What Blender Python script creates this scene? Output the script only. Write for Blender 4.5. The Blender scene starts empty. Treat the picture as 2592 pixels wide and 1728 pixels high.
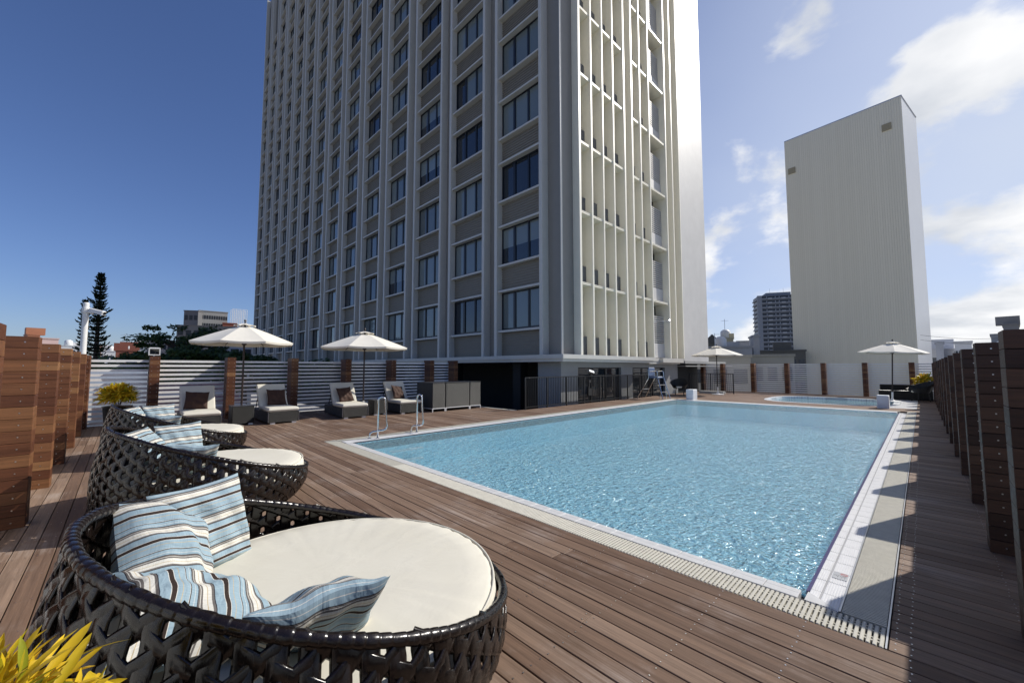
import bpy, math, random
from mathutils import Vector, Matrix
import numpy as np
random.seed(7)
R = math.radians
sc = bpy.context.scene
COL = sc.collection

# ------------------------------------------------------------------ camera
EYE = Vector((0, 0, 1.5)); YAW = R(45.77); PIT = R(3.737); FPX = 1008.0
FWD = Vector((math.cos(YAW)*math.cos(PIT), math.sin(YAW)*math.cos(PIT), math.sin(PIT)))
RGT = Vector((math.sin(YAW), -math.cos(YAW), 0)); UPV = RGT.cross(FWD)
cd = bpy.data.cameras.new('camera'); cam = bpy.data.objects.new('camera', cd); COL.objects.link(cam)
cd.sensor_width = 36; cd.lens = 36*FPX/2592; cd.clip_start = .05; cd.clip_end = 6000
cam.location = EYE; cam.rotation_euler = FWD.to_track_quat('-Z', 'Y').to_euler()
sc.camera = cam

# ------------------------------------------------------------------ sun, sky, exposure
SUN = Vector((1.18, -.476, 1.0)).normalized()
ELEV = math.asin(SUN.z); AZ = math.atan2(SUN.x, SUN.y)          # clockwise from +Y
sl = bpy.data.lights.new('sun', 'SUN'); sl.energy = 4.6; sl.angle = R(.53); sl.color = (1, .95, .87)
so = bpy.data.objects.new('sun', sl); COL.objects.link(so); so.rotation_euler = SUN.to_track_quat('Z', 'Y').to_euler()
w = bpy.data.worlds.new('World'); sc.world = w; w.use_nodes = True
nt = w.node_tree; N = nt.nodes; L = nt.links; N.clear()
def nd(t, **k):
    n = N.new(t)
    for a, b in k.items(): setattr(n, a, b)
    return n
out = nd('ShaderNodeOutputWorld'); bg = nd('ShaderNodeBackground'); bg.inputs[1].default_value = .12
L.new(bg.outputs[0], out.inputs[0])
sky = nd('ShaderNodeTexSky', sky_type='NISHITA'); sky.sun_disc = False; sky.sun_elevation = ELEV; sky.sun_rotation = AZ
sky.air_density = 1.0; sky.dust_density = .45; sky.ozone_density = 3.5; sky.altitude = 20
tc = nd('ShaderNodeTexCoord'); sp = nd('ShaderNodeSeparateXYZ'); L.new(tc.outputs['Generated'], sp.inputs[0])
def mth(op, a, b=None, clamp=False):
    n = nd('ShaderNodeMath', operation=op); n.use_clamp = clamp
    for i, v in enumerate((a, b)):
        if v is None: continue
        if isinstance(v, (int, float)): n.inputs[i].default_value = v
        else: L.new(v, n.inputs[i])
    return n.outputs[0]
CLOUD_OFF = (8.3, 3.9, .5)
zz = mth('ADD', mth('MAXIMUM', sp.outputs[2], 0.0), .22)
cu = mth('DIVIDE', sp.outputs[0], zz); cv = mth('DIVIDE', sp.outputs[1], zz)
cb = nd('ShaderNodeCombineXYZ'); L.new(cu, cb.inputs[0]); L.new(cv, cb.inputs[1])
n1 = nd('ShaderNodeTexNoise'); n1.inputs['Scale'].default_value = 4.2; n1.inputs['Detail'].default_value = 9; n1.inputs['Roughness'].default_value = .52; n1.inputs['Distortion'].default_value = .15
dm = nd('ShaderNodeVectorMath', operation='MULTIPLY_ADD'); L.new(tc.outputs['Generated'], dm.inputs[0]); dm.inputs[1].default_value = (1, 1, 1.7); dm.inputs[2].default_value = CLOUD_OFF
L.new(dm.outputs[0], n1.inputs['Vector'])
# cloud cover grows towards the hazy sun side and thins out over the clear side of the sky
dot = mth('ADD', mth('MULTIPLY', sp.outputs[0], SUN.x/math.cos(ELEV)), mth('MULTIPLY', sp.outputs[1], SUN.y/math.cos(ELEV)))
cov = nd('ShaderNodeMapRange', interpolation_type='SMOOTHSTEP'); L.new(dot, cov.inputs[0])
cov.inputs[1].default_value = .15; cov.inputs[2].default_value = .9; cov.inputs[3].default_value = .70; cov.inputs[4].default_value = .475
hz = mth('MULTIPLY', mth('POWER', mth('SUBTRACT', 1.0, mth('ABSOLUTE', sp.outputs[2]), True), 5.0), -.085)
thr = mth('ADD', mth('ADD', cov.outputs[0], hz), mth('MULTIPLY', mth('MAXIMUM', sp.outputs[2], 0.0), .07))
msk = nd('ShaderNodeMapRange', interpolation_type='SMOOTHSTEP'); L.new(mth('SUBTRACT', n1.outputs[0], thr), msk.inputs[0])
msk.inputs[1].default_value = -.02; msk.inputs[2].default_value = .085; msk.inputs[3].default_value = 0; msk.inputs[4].default_value = .93
n2 = nd('ShaderNodeTexNoise'); n2.inputs['Scale'].default_value = 2.4; n2.inputs['Detail'].default_value = 5
mp = nd('ShaderNodeVectorMath', operation='ADD'); mp.inputs[1].default_value = (3.1, 7.7, 1.3); L.new(cb.outputs[0], mp.inputs[0]); L.new(mp.outputs[0], n2.inputs['Vector'])
cr = nd('ShaderNodeValToRGB'); L.new(n2.outputs[0], cr.inputs[0])
cr.color_ramp.elements[0].position = .36; cr.color_ramp.elements[0].color = (.66, .69, .74, 1)
cr.color_ramp.elements[1].position = .6; cr.color_ramp.elements[1].color = (1, 1, 1, 1)
cs = nd('ShaderNodeMix', data_type='RGBA', blend_type='MULTIPLY'); cs.inputs[0].default_value = 1
L.new(cr.outputs[0], cs.inputs[6]); cs.inputs[7].default_value = (8.6, 8.6, 8.6, 1)
mx = nd('ShaderNodeMix', data_type='RGBA'); L.new(msk.outputs[0], mx.inputs[0]); L.new(sky.outputs[0], mx.inputs[6]); L.new(cs.outputs[2], mx.inputs[7])
veil = nd('ShaderNodeMapRange', interpolation_type='SMOOTHSTEP'); L.new(dot, veil.inputs[0])
veil.inputs[1].default_value = .2; veil.inputs[2].default_value = 1.0; veil.inputs[3].default_value = 0; veil.inputs[4].default_value = .85
n3 = nd('ShaderNodeTexNoise'); n3.inputs['Scale'].default_value = .9; n3.inputs['Detail'].default_value = 4; L.new(cb.outputs[0], n3.inputs['Vector'])
vm = mth('MULTIPLY', veil.outputs[0], mth('ADD', mth('MULTIPLY', n3.outputs[0], .7), .5), True)
sv = nd('ShaderNodeMix', data_type='RGBA'); L.new(vm, sv.inputs[0]); tn = nd('ShaderNodeMix', data_type='RGBA', blend_type='MULTIPLY'); tn.inputs[0].default_value = 1; L.new(sky.outputs[0], tn.inputs[6]); tn.inputs[7].default_value = (.64, .69, .91, 1)
L.new(tn.outputs[2], sv.inputs[6]); sv.inputs[7].default_value = (5.6, 6.2, 7.2, 1)
L.new(sv.outputs[2], mx.inputs[6])
L.new(mx.outputs[2], bg.inputs[0])
vs = sc.view_settings; vs.view_transform = 'Standard'; vs.look = 'None'; vs.exposure = 0; vs.gamma = 1; vs.use_curve_mapping = False

# ------------------------------------------------------------------ helpers
class MB:
    def __init__(s): s.v = []; s.f = []; s.m = []; s.uv = None; s.cm = 0
    def quad(s, *p):
        i = len(s.v); s.v += [tuple(q) for q in p]; s.f.append(tuple(range(i, i+len(p)))); s.m.append(s.cm); return s
    def box(s, x0, x1, y0, y1, z0, z1, mat=None):
        i = len(s.v)
        s.v += [(x0,y0,z0),(x1,y0,z0),(x1,y1,z0),(x0,y1,z0),(x0,y0,z1),(x1,y0,z1),(x1,y1,z1),(x0,y1,z1)]
        for f in ((0,3,2,1),(4,5,6,7),(0,1,5,4),(1,2,6,5),(2,3,7,6),(3,0,4,7)): s.f.append(tuple(i+a for a in f)); s.m.append(s.cm)
        return s
    def cbox(s, x0, x1, y0, y1, z0, z1, c):          # box with chamfered vertical + top edges
        i = len(s.v)
        for z, d in ((z0, 0), (z1-c, 0), (z1, c)):
            a, b, e, g = x0+d, x1-d, y0+d, y1-d; k = c
            s.v += [(a+k,e,z),(b-k,e,z),(b,e+k,z),(b,g-k,z),(b-k,g,z),(a+k,g,z),(a,g-k,z),(a,e+k,z)]
        for r in (0, 8):
            for j in range(8): s.f.append((i+r+j, i+r+(j+1)%8, i+r+8+(j+1)%8, i+r+8+j)); s.m.append(s.cm)
        s.f.append(tuple(i+16+j for j in range(8))); s.m.append(s.cm)
        s.f.append(tuple(i+7-j for j in range(8))); s.m.append(s.cm)
        return s
    def tube(s, pts, r, n=8, closed=False, cap=True):
        pts = [Vector(p) for p in pts]; i = len(s.v); m = len(pts); ref = None
        for j, p in enumerate(pts):
            a = pts[(j-1) % m] if closed or j > 0 else p; b = pts[(j+1) % m] if closed or j < m-1 else p
            t = (b-a).normalized()
            if ref is None: ref = t.orthogonal().normalized()
            ref = (ref - t*ref.dot(t)).normalized(); q = t.cross(ref); rr = r[j] if isinstance(r, (list, tuple)) else r
            for k in range(n):
                g = 2*math.pi*k/n; s.v.append(tuple(p + ref*(rr*math.cos(g)) + q*(rr*math.sin(g))))
        for j in range(m if closed else m-1):
            for k in range(n):
                j2 = (j+1) % m; s.f.append((i+j*n+k, i+j*n+(k+1)%n, i+j2*n+(k+1)%n, i+j2*n+k)); s.m.append(s.cm)
        if cap and not closed:
            s.f.append(tuple(i+k for k in reversed(range(n)))); s.m.append(s.cm); s.f.append(tuple(i+(m-1)*n+k for k in range(n))); s.m.append(s.cm)
        return s
    def lathe(s, prof, n=24, c=(0,0,0), cap=True):
        i = len(s.v); m = len(prof)
        for r, z in prof:
            for k in range(n): a = 2*math.pi*k/n; s.v.append((c[0]+r*math.cos(a), c[1]+r*math.sin(a), c[2]+z))
        for j in range(m-1):
            for k in range(n): s.f.append((i+j*n+k, i+j*n+(k+1)%n, i+(j+1)*n+(k+1)%n, i+(j+1)*n+k)); s.m.append(s.cm)
        if cap:
            s.f.append(tuple(i+k for k in reversed(range(n)))); s.m.append(s.cm); s.f.append(tuple(i+(m-1)*n+k for k in range(n))); s.m.append(s.cm)
        return s
    def xf(s, M, a=0):
        for j in range(a, len(s.v)): s.v[j] = tuple(M @ Vector(s.v[j]))
        return s
    def mesh(s, name, mats, smooth=False):
        me = bpy.data.meshes.new(name); me.from_pydata(s.v, [], s.f)
        mats = mats if isinstance(mats, (list, tuple)) else [mats]
        for m in mats: me.materials.append(m)
        if len(mats) > 1: me.polygons.foreach_set('material_index', s.m)
        if smooth: me.polygons.foreach_set('use_smooth', [True]*len(s.f))
        if s.uv is not None:
            u = me.uv_layers.new(name='UVMap'); li = [0]*len(me.loops); me.loops.foreach_get('vertex_index', li)
            u.data.foreach_set('uv', [c for q in li for c in s.uv[q]])
        me.update(); return me
def ob(name, me, parent=None, loc=None, rot=None, label=None, cat=None, group=None, kind=None, local=False):
    o = bpy.data.objects.new(name, me); COL.objects.link(o)
    if loc is not None: o.location = loc
    if rot is not None: o.rotation_euler = rot
    if parent is not None:
        o.parent = parent
        if not local: o.matrix_parent_inverse = parent.matrix_basis.inverted()
    for k, v in (('label', label), ('category', cat), ('group', group), ('kind', kind)):
        if v: o[k] = v
    return o
def thing(name, label, cat, loc=(0,0,0), rz=0, group=None):
    return ob(name, None, None, loc, (0,0,rz), label, cat, group)
def copy_tree(o, parent=None):
    c = o.copy(); COL.objects.link(c)
    if parent is not None: c.parent = parent; c.matrix_parent_inverse = o.matrix_parent_inverse.copy()
    for ch in list(o.children): copy_tree(ch, c)
    return c
def ray(x, y): return RGT*((x-1296)/FPX) - UPV*((y-864)/FPX) + FWD
def at(x, y, dist):                      # point on the pixel's ray at a horizontal distance from the eye
    d = ray(x, y); return EYE + d*(dist/math.hypot(d.x, d.y))

# ------------------------------------------------------------------ materials
class NT:
    def __init__(s, name):
        s.m = bpy.data.materials.new(name); s.m.use_nodes = True; s.t = s.m.node_tree; s.n = s.t.nodes; s.n.clear()
        s.out = s.n.new('ShaderNodeOutputMaterial')
    def new(s, t, ins=None, **k):
        n = s.n.new(t)
        for a, b in k.items(): setattr(n, a, b)
        for a, b in (ins or {}).items():
            if hasattr(b, 'default_value') or isinstance(b, bpy.types.NodeSocket): s.t.links.new(b, n.inputs[a])
            else: n.inputs[a].default_value = b
        return n
    def math(s, op, a, b=0.0, c=None, clamp=False):
        d = {0: a, 1: b}
        if c is not None: d[2] = c
        n = s.new('ShaderNodeMath', d, operation=op); n.use_clamp = clamp; return n.outputs[0]
    def noise(s, vec, scale, detail=4, rough=.5, dist=0): 
        return s.new('ShaderNodeTexNoise', {'Vector': vec, 'Scale': scale, 'Detail': detail, 'Roughness': rough, 'Distortion': dist}).outputs[0]
    def mapv(s, vec, scale=(1,1,1), rot=(0,0,0), loc=(0,0,0)):
        return s.new('ShaderNodeMapping', {'Vector': vec, 'Scale': scale, 'Rotation': rot, 'Location': loc}).outputs[0]
    def ramp(s, fac, stops, interp='LINEAR'):
        n = s.new('ShaderNodeValToRGB', {0: fac}); r = n.color_ramp; r.interpolation = interp
        while len(r.elements) < len(stops): r.elements.new(.5)
        for e, (p, c) in zip(r.elements, stops): e.position = p; e.color = (*c, 1) if len(c) == 3 else c
        return n.outputs[0]
    def mix(s, f, a, b, mode='MIX'):
        n = s.new('ShaderNodeMix', data_type='RGBA', blend_type=mode)
        for i, v in ((0, f), (6, a), (7, b)):
            if isinstance(v, bpy.types.NodeSocket): s.t.links.new(v, n.inputs[i])
            else: n.inputs[i].default_value = v if i == 0 else ((*v, 1) if len(v) == 3 else v)
        return n.outputs[2]
    def bump(s, h, strength=.3, dist=.01):
        return s.new('ShaderNodeBump', {'Height': h, 'Strength': strength, 'Distance': dist}).outputs[0]
    def bsdf(s, col, rough=.6, metal=0, spec=.5, normal=None, **k):
        d = {'Base Color': col if isinstance(col, bpy.types.NodeSocket) else (*col, 1), 'Roughness': rough, 'Metallic': metal, 'Specular IOR Level': spec}
        if normal is not None: d['Normal'] = normal
        d.update(k)
        b = s.new('ShaderNodeBsdfPrincipled', d); s.t.links.new(b.outputs[0], s.out.inputs[0]); return s.m
def objc(t): return t.new('ShaderNodeTexCoord').outputs['Object']
def pos(t): return t.new('ShaderNodeNewGeometry').outputs['Position']
def plain(name, col, rough=.6, metal=0, var=.12, scale=6, bump=0, bscale=60, spec=.5, **k):
    t = NT(name); p = pos(t); n = t.noise(p, scale, 5, .6)
    c = t.mix(1.0, col, t.ramp(n, [(.3, (1-var,)*3), (.7, (1+var*.6,)*3)]), 'MULTIPLY')
    nm = t.bump(t.noise(p, bscale, 4, .6), bump, .01) if bump else None
    return t.bsdf(c, rough, metal, spec, nm, **k)
def wood(name, stops, axis, rough=.62, worn=0.0, spec=.35):
    # grain runs along the given local axis; every board gets its own tone and its own piece of grain
    t = NT(name); oi = t.new('ShaderNodeObjectInfo'); ge = t.new('ShaderNodeNewGeometry')
    rnd = t.math('FRACT', t.math('ADD', t.math('MULTIPLY', oi.outputs['Random'], 7.31), t.math('MULTIPLY', ge.outputs['Random Per Island'], 5.17)))
    off = t.new('ShaderNodeCombineXYZ', {0: t.math('MULTIPLY', rnd, 37.0), 1: t.math('MULTIPLY', rnd, 91.0), 2: t.math('MULTIPLY', rnd, 53.0)}).outputs[0]
    v = t.new('ShaderNodeVectorMath', {0: objc(t), 1: off}, operation='ADD').outputs[0]
    s = [34, 34, 34]; s[axis] = 1.1
    g1 = t.noise(t.mapv(v, s), 1.0, 6, .6, .6); s2 = [120, 120, 120]; s2[axis] = 4
    g2 = t.noise(t.mapv(v, s2), 1.0, 3, .6); s3 = [5, 5, 5]; s3[axis] = .7
    g3 = t.noise(t.mapv(v, s3), 1.0, 3, .5, 1.0)
    tone = t.math('ADD', t.math('MULTIPLY', rnd, .72), t.math('MULTIPLY', g3, .28))
    base = t.ramp(tone, stops)
    c = t.mix(1.0, base, t.ramp(g1, [(.28, (.62,.60,.58)), (.5, (.95,.95,.95)), (.72, (1.2,1.18,1.15))]), 'MULTIPLY')
    c = t.mix(.5, c, t.ramp(g2, [(.3, (.75,.74,.73)), (.7, (1.16,1.15,1.14))]), 'MULTIPLY')
    if worn:
        wn = t.noise(pos(t), 1.3, 6, .65); f = t.math('MULTIPLY', t.ramp(wn, [(.52, (0,0,0)), (.72, (1,1,1))]), t.ramp(g1, [(.4, (0,0,0)), (.68, (worn,)*3)]))
        c = t.mix(f, c, (.55,.51,.48))
    nm = t.bump(t.math('ADD', g1, t.math('MULTIPLY', g2, .5)), .35, .004)
    return t.bsdf(c, t.ramp(g1, [(.3, (rough-.08,)*3), (.7, (rough+.12,)*3)]), 0, spec, nm)
M = {}
M['deck'] = wood('deck_wood', [(0, (.125,.076,.052)), (.25, (.180,.115,.080)), (.5, (.22,.147,.104)), (.75, (.265,.183,.132)), (1, (.34,.248,.188))], 1, .6, .5, .2)
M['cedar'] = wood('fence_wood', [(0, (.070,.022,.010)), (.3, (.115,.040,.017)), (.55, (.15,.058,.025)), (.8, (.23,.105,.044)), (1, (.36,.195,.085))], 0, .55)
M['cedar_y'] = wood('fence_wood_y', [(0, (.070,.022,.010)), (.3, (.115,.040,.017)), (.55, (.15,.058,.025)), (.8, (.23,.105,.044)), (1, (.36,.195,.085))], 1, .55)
M['cedar_shaded'] = wood('fence_wood_shaded', [(0, (.030,.013,.008)), (.5, (.075,.034,.019)), (1, (.115,.058,.033))], 1, .5)  # same fence timber, darkened in colour for the fence side in shade
M['core'] = plain('pier_core', (.025,.015,.010), .9)
M['screw'] = plain('screw_metal', (.72,.72,.70), .3, 1)
M['slat'] = plain('slat_aluminium', (.86,.86,.84), .38, .0, .06, 9, spec=.5)
M['under'] = plain('deck_void', (.012,.010,.009), .95)
M['beige_grate'] = plain('grate_plastic', (.58,.555,.47), .5, 0, .10, 12, .2, 300)
M['stone'] = plain('coping_stone', (.66,.66,.65), .45, 0, .08, 18, .15, 200)
M['white_tile'] = plain('white_tile', (.80,.80,.80), .3, 0, .06, 10)
M['steel'] = plain('stainless_steel', (.72,.73,.74), .14, 1, .05)
M['alu'] = plain('dull_aluminium', (.55,.56,.58), .35, 1, .05)
M['black'] = plain('black_metal', (.010,.010,.011), .42, 0, .1)
M['dark_line'] = plain('dark_joint', (.018,.018,.024), .6)
M['purple_tile'] = plain('purple_mosaic', (.085,.070,.19), .3, 0, .3, 90)
M['mat_white'] = plain('white_paint', (.78,.78,.76), .5, 0, .05)
M['block'] = plain('pool_block_paint', (.74,.77,.80), .5, 0, .05)
def cloth(name, col):
    t = NT(name); p = objc(t); n = t.noise(p, 2.2, 4); h = t.math('ADD', t.math('MULTIPLY', t.noise(t.mapv(p, (1, 2.2, 1), (0,0,.6)), 3.2, 4, .5, 1.5), 1.0), t.math('MULTIPLY', t.noise(p, 420, 2), .012))
    return t.bsdf(t.mix(1.0, col, t.ramp(n, [(.3, (.95,.945,.93)), (.7, (1.02,1.02,1.02))]), 'MULTIPLY'), .85, 0, .2, t.bump(h, .14, .03))
M['cream'] = cloth('cream_cushion', (.69,.66,.565))
M['choc'] = plain('brown_cushion', (.055,.024,.014), .8, 0, .12, 5, .15, 300)
M['umb'] = plain('umbrella_cloth', (.82,.78,.68), .8, 0, .05, 3, .08, 90)
M['umb'].node_tree.nodes
M['umb_wood'] = plain('umbrella_pole_wood', (.035,.020,.014), .45, 0, .2, 30)
M['seat_blue'] = plain('guard_seat_blue', (.10,.15,.26), .5)
def wicker(name, col, sx, sz):
    t = NT(name); o = objc(t)
    sep = t.new('ShaderNodeSeparateXYZ', {0: o}).outputs
    h = t.math('ADD', sep[0], sep[1])
    a = t.math('SINE', t.math('MULTIPLY', h, 2*math.pi/sx)); b = t.math('SINE', t.math('MULTIPLY', sep[2], 2*math.pi/sz))
    wv = t.math('MULTIPLY', a, b); n = t.noise(o, 40, 3, .6)
    c = t.mix(t.math('ADD', t.math('MULTIPLY', wv, .5), .5, clamp=True), tuple(v*.45 for v in col), tuple(v*1.5 for v in col))
    c = t.mix(.6, c, t.ramp(n, [(.3, (.6,.6,.6)), (.7, (1.3,1.3,1.3))]), 'MULTIPLY')
    return t.bsdf(c, .38, 0, .5, t.bump(wv, .9, .006))
M['wicker'] = wicker('wicker_weave', (.013,.0125,.011), .03, .022)
M['wicker2'] = wicker('cabinet_weave', (.040,.040,.036), .045, .03)
def rattan():
    t = NT('dark_rattan'); ge = t.new('ShaderNodeNewGeometry'); p = objc(t)
    n = t.noise(t.mapv(p, (90, 90, 14)), 1, 4, .6); r = ge.outputs['Random Per Island']
    c = t.mix(r, (.0045,.0036,.0032), (.014,.0085,.0068)); c = t.mix(.7, c, t.ramp(n, [(.3, (.7,.7,.7)), (.7, (1.3,1.25,1.2))]), 'MULTIPLY')
    return t.bsdf(c, t.ramp(n, [(.3, (.16,)*3), (.7, (.30,)*3)]), 0, .55, t.bump(n, .3, .002))
M['rattan'] = rattan()
M['basket_in'] = plain('basket_floor', (.010,.008,.007), .7)
def stripe():
    t = NT('striped_cloth'); uv = t.new('ShaderNodeTexCoord').outputs['UV']; s = t.new('ShaderNodeSeparateXYZ', {0: uv}).outputs
    wob = t.math('MULTIPLY', t.math('SUBTRACT', t.noise(uv, 3, 2), .5), .02)
    v = t.math('FRACT', t.math('ADD', t.math('MULTIPLY', s[1], 2.9), wob))
    BL = (.29,.39,.45); BR = (.042,.028,.023); WH = (.66,.64,.58); GY = (.15,.135,.125); GO = (.50,.38,.20); DB = (.028,.026,.034)
    st = [(0,BL),(.10,GO),(.112,BL),(.20,WH),(.212,BR),(.30,WH),(.312,BL),(.36,BL),(.47,DB),(.485,GY),(.53,WH),(.60,GO),(.61,WH),(.69,GY),(.73,WH),(.742,GY),(.775,DB),(.79,BL),(.845,WH),(.855,BL),(.93,BR),(.95,WH),(.958,BL)]
    # hue kept per thread with a faint slub along the warp
    c = t.ramp(v, st, 'CONSTANT'); slub = t.noise(t.mapv(uv, (150, 5, 1)), 1, 4, .7)
    c = t.mix(.75, c, t.ramp(slub, [(.3, (.72,.76,.80)), (.7, (1.15,1.13,1.1))]), 'MULTIPLY')
    return t.bsdf(c, .85, 0, .2, t.bump(t.noise(t.mapv(uv, (1, 1.6, 1)), 5, 3, .5, 1.0), .45, .03))
M['stripe'] = stripe()
def leafmat(name, stops, rough=.35):
    t = NT(name); ge = t.new('ShaderNodeNewGeometry'); n = t.noise(objc(t), 24, 3)
    f = t.math('ADD', t.math('MULTIPLY', ge.outputs['Random Per Island'], .75), t.math('MULTIPLY', n, .25))
    c = t.ramp(f, stops)
    b = t.new('ShaderNodeBsdfPrincipled', {'Base Color': c, 'Roughness': rough}); tr = t.new('ShaderNodeBsdfTranslucent', {'Color': c})
    m = t.new('ShaderNodeMixShader', {0: .28, 1: b.outputs[0], 2: tr.outputs[0]}); t.t.links.new(m.outputs[0], t.out.inputs[0]); return t.m
M['croton'] = leafmat('croton_leaf', [(.08, (.06,.13,.015)), (.22, (.30,.32,.02)), (.4, (.66,.47,.02)), (.8, (.80,.56,.03)), (.95, (.74,.38,.03))])
M['leaf'] = leafmat('tree_leaf', [(.1, (.028,.055,.014)), (.5, (.055,.095,.024)), (.9, (.10,.15,.045))], .5)
M['needle'] = leafmat('pine_needle', [(.1, (.012,.022,.010)), (.5, (.022,.040,.016)), (.9, (.042,.062,.024))], .6)
M['bark'] = plain('bark', (.06,.045,.035), .9, 0, .3, 20)
# building paints
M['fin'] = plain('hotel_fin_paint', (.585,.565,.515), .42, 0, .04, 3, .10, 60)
M['fin_cream_lit'] = plain('hotel_cream_lit', (.86,.82,.69), .4, 0, .03, 3, .10, 50)  # fin paint made lighter and warmer to stand in for light bounced between fins
M['strip'] = plain('hotel_grey_paint', (.25,.236,.212), .5, 0, .05, 2)
M['spandrel'] = plain('hotel_spandrel', (.215,.198,.165), .55, 0, .06, 4)
M['render'] = plain('hotel_render', (.56,.55,.53), .5, 0, .07, 1.2, .25, 25)
M['parapet'] = plain('hotel_parapet_shaded', (.13,.135,.14), .55)  # shade and blue skylight behind the fins put into the colour
M['frame'] = plain('window_frame', (.010,.012,.018), .35)
def glass(name, col):
    t = NT(name); oi = t.new('ShaderNodeObjectInfo'); c = t.mix(oi.outputs['Random'], tuple(v*.7 for v in col), tuple(v*1.25 for v in col))
    return t.bsdf(c, .03, 0, .75, None, **{'Coat Weight': .35, 'Coat Roughness': .02})
M['blind'] = glass('window_blind_glass', (.155,.185,.185)); M['glass'] = glass('dark_glass', (.012,.018,.026))
M['room_shade'] = plain('interior_shade_black', (.010,.010,.010), .7)  # near-black colour stands in for shade in the enclosed ground floor
M['base_grey'] = plain('hotel_base_paint', (.33,.335,.33), .55, 0, .06, 2)

# ------------------------------------------------------------------ ground far below the roof terrace
m = MB(); m.quad((-3500,-3500,-15),(3500,-3500,-15),(3500,3500,-15),(-3500,3500,-15))
t = NT('city_ground'); p = pos(t)
g = t.bsdf(t.mix(t.ramp(t.noise(p, .03, 5), [(.52,(0,0,0)),(.62,(1,1,1))]), (.40,.375,.33), (.10,.12,.07)), .9)
ob('ground', m.mesh('ground', g), kind='structure')

# ------------------------------------------------------------------ pool numbers (metres; x along the pool, y across it)
WX0, WX1, WY0, WY1 = 3.37, 18.5, .622, 8.02          # water edge
GX0, GX1 = 2.99, 3.222                                # near grate
GY0, GY1 = .213, .418                                 # right grate
LY0, LY1 = 8.33, 8.555                                # left grate
FX0, FX1 = 18.98, 19.2                                # far grate
HX, HY = 10.03, 10.0                                  # where the deck stops before the hotel

# ------------------------------------------------------------------ deck
SPC = (23.2, 3.05)
def blob_y(x, sx=2.53, sy=2.37):          # outline of the small pool at x
    q = abs((x-SPC[0])/sx)
    if q >= 1: return (3.05, 3.05)
    h = sy*(1-q**3.2)**(1/3.2); return (SPC[1]-h, SPC[1]+h)
m = MB()
zb = -.06
for a in ((-1.0,2.985,-.75,14.9),(2.985,10.3,8.565,14.9),(10.3,28.1,8.565,10.3),(2.985,19.21,-.75,.2),(19.21,20.6,.2,8.565),(19.21,28.1,-.75,.2),(20.6,28.1,5.5,8.565),(25.8,28.1,.2,5.5)):
    m.quad((a[0],a[2],zb),(a[1],a[2],zb),(a[1],a[3],zb),(a[0],a[3],zb))
deck = ob('deck', m.mesh('deck', M['under']), kind='structure')
PW, PG = .1165, .0065
PITCH = PW+PG
boards = []
i0 = math.floor((-.95-2.985)/PITCH)
for i in range(i0, int((28.0-2.985)/PITCH)):
    xa = 2.985 + i*PITCH + PG; xb = xa + PW; xm = (xa+xb)/2
    if xb <= 2.99: spans = [(-.7, 14.85)]
    elif xm < 19.2: spans = [(-.7, .196), (8.566, 14.85 if xm < HX-.2 else (HY if xm > HX else HY))]
    elif xm < 20.55: spans = [(-.7, HY)]
    elif xm < 26.36:
        lo, hi = blob_y(xm); spans = [(-.7, .196), (hi+.01, HY)] + ([(1.205, lo-.01)] if lo > 1.35 else [])
    else: spans = [(-.7, HY)]
    rr = random.Random(i*13+5)
    for (a, b) in spans:
        y = a - (rr.uniform(0, 2.2) if b-a > 2 else 0)
        while y < b-.02:
            ln = rr.uniform(2.6, 4.9); ya, yb = max(y, a), min(y+ln, b)
            if b-yb < .35: yb = b; ln = 99
            if yb-ya > .02: boards.append((xa, xb, ya+.0015, yb-.0015))
            y += ln
def bsize(b):
    cx, cy = (b[0]+b[1])/2, (b[2]+b[3])/2
    d = max(.6, math.hypot(cx, max(b[2], min(cy, b[3]))))
    az = math.degrees(math.atan2(cy, cx)) - 45.77
    return (b[3]-b[2])**.4/d*(1 if abs(az) < 60 else .1)
boards.sort(key=bsize, reverse=True)
def plank(mb, b):
    z = random.uniform(-.0012, .0012); mb.cbox(b[0]-b[0], b[1]-b[0], b[2]-b[2], b[3]-b[2], -.028, z, .0022); return mb
for b in boards[:298]:
    ob('plank', plank(MB(), b).mesh('plank', M['deck']), deck, (b[0], b[2], 0))
m = MB()
for b in boards[298:]:
    a = len(m.v); z = random.uniform(-.0012, .0012); m.box(b[0], b[1], b[2], b[3], -.028, z)
ob('far_planks', m.mesh('far_planks', M['deck']), deck, kind='stuff')
m = MB()
for b in boards:
    if math.hypot((b[0]+b[1])/2, b[2]) > 13 or b[0] > 9.5: continue
    ys = [k*.445+.11 for k in range(-2, 34)]
    ys = [y for y in ys if b[2]+.06 < y < b[3]-.06] + [b[2]+.022, b[3]-.022]
    for y in ys:
        for dx in (.026, PW-.026):
            cx, cy = b[0]+dx+random.uniform(-.004,.004), y+random.uniform(-.006,.006)
            m.quad(*[(cx+.0042*math.cos(k*math.pi/3), cy+.0042*math.sin(k*math.pi/3), .0022) for k in range(6)])
ob('screw_heads', m.mesh('screw_heads', M['screw']), deck, kind='stuff')

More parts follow.
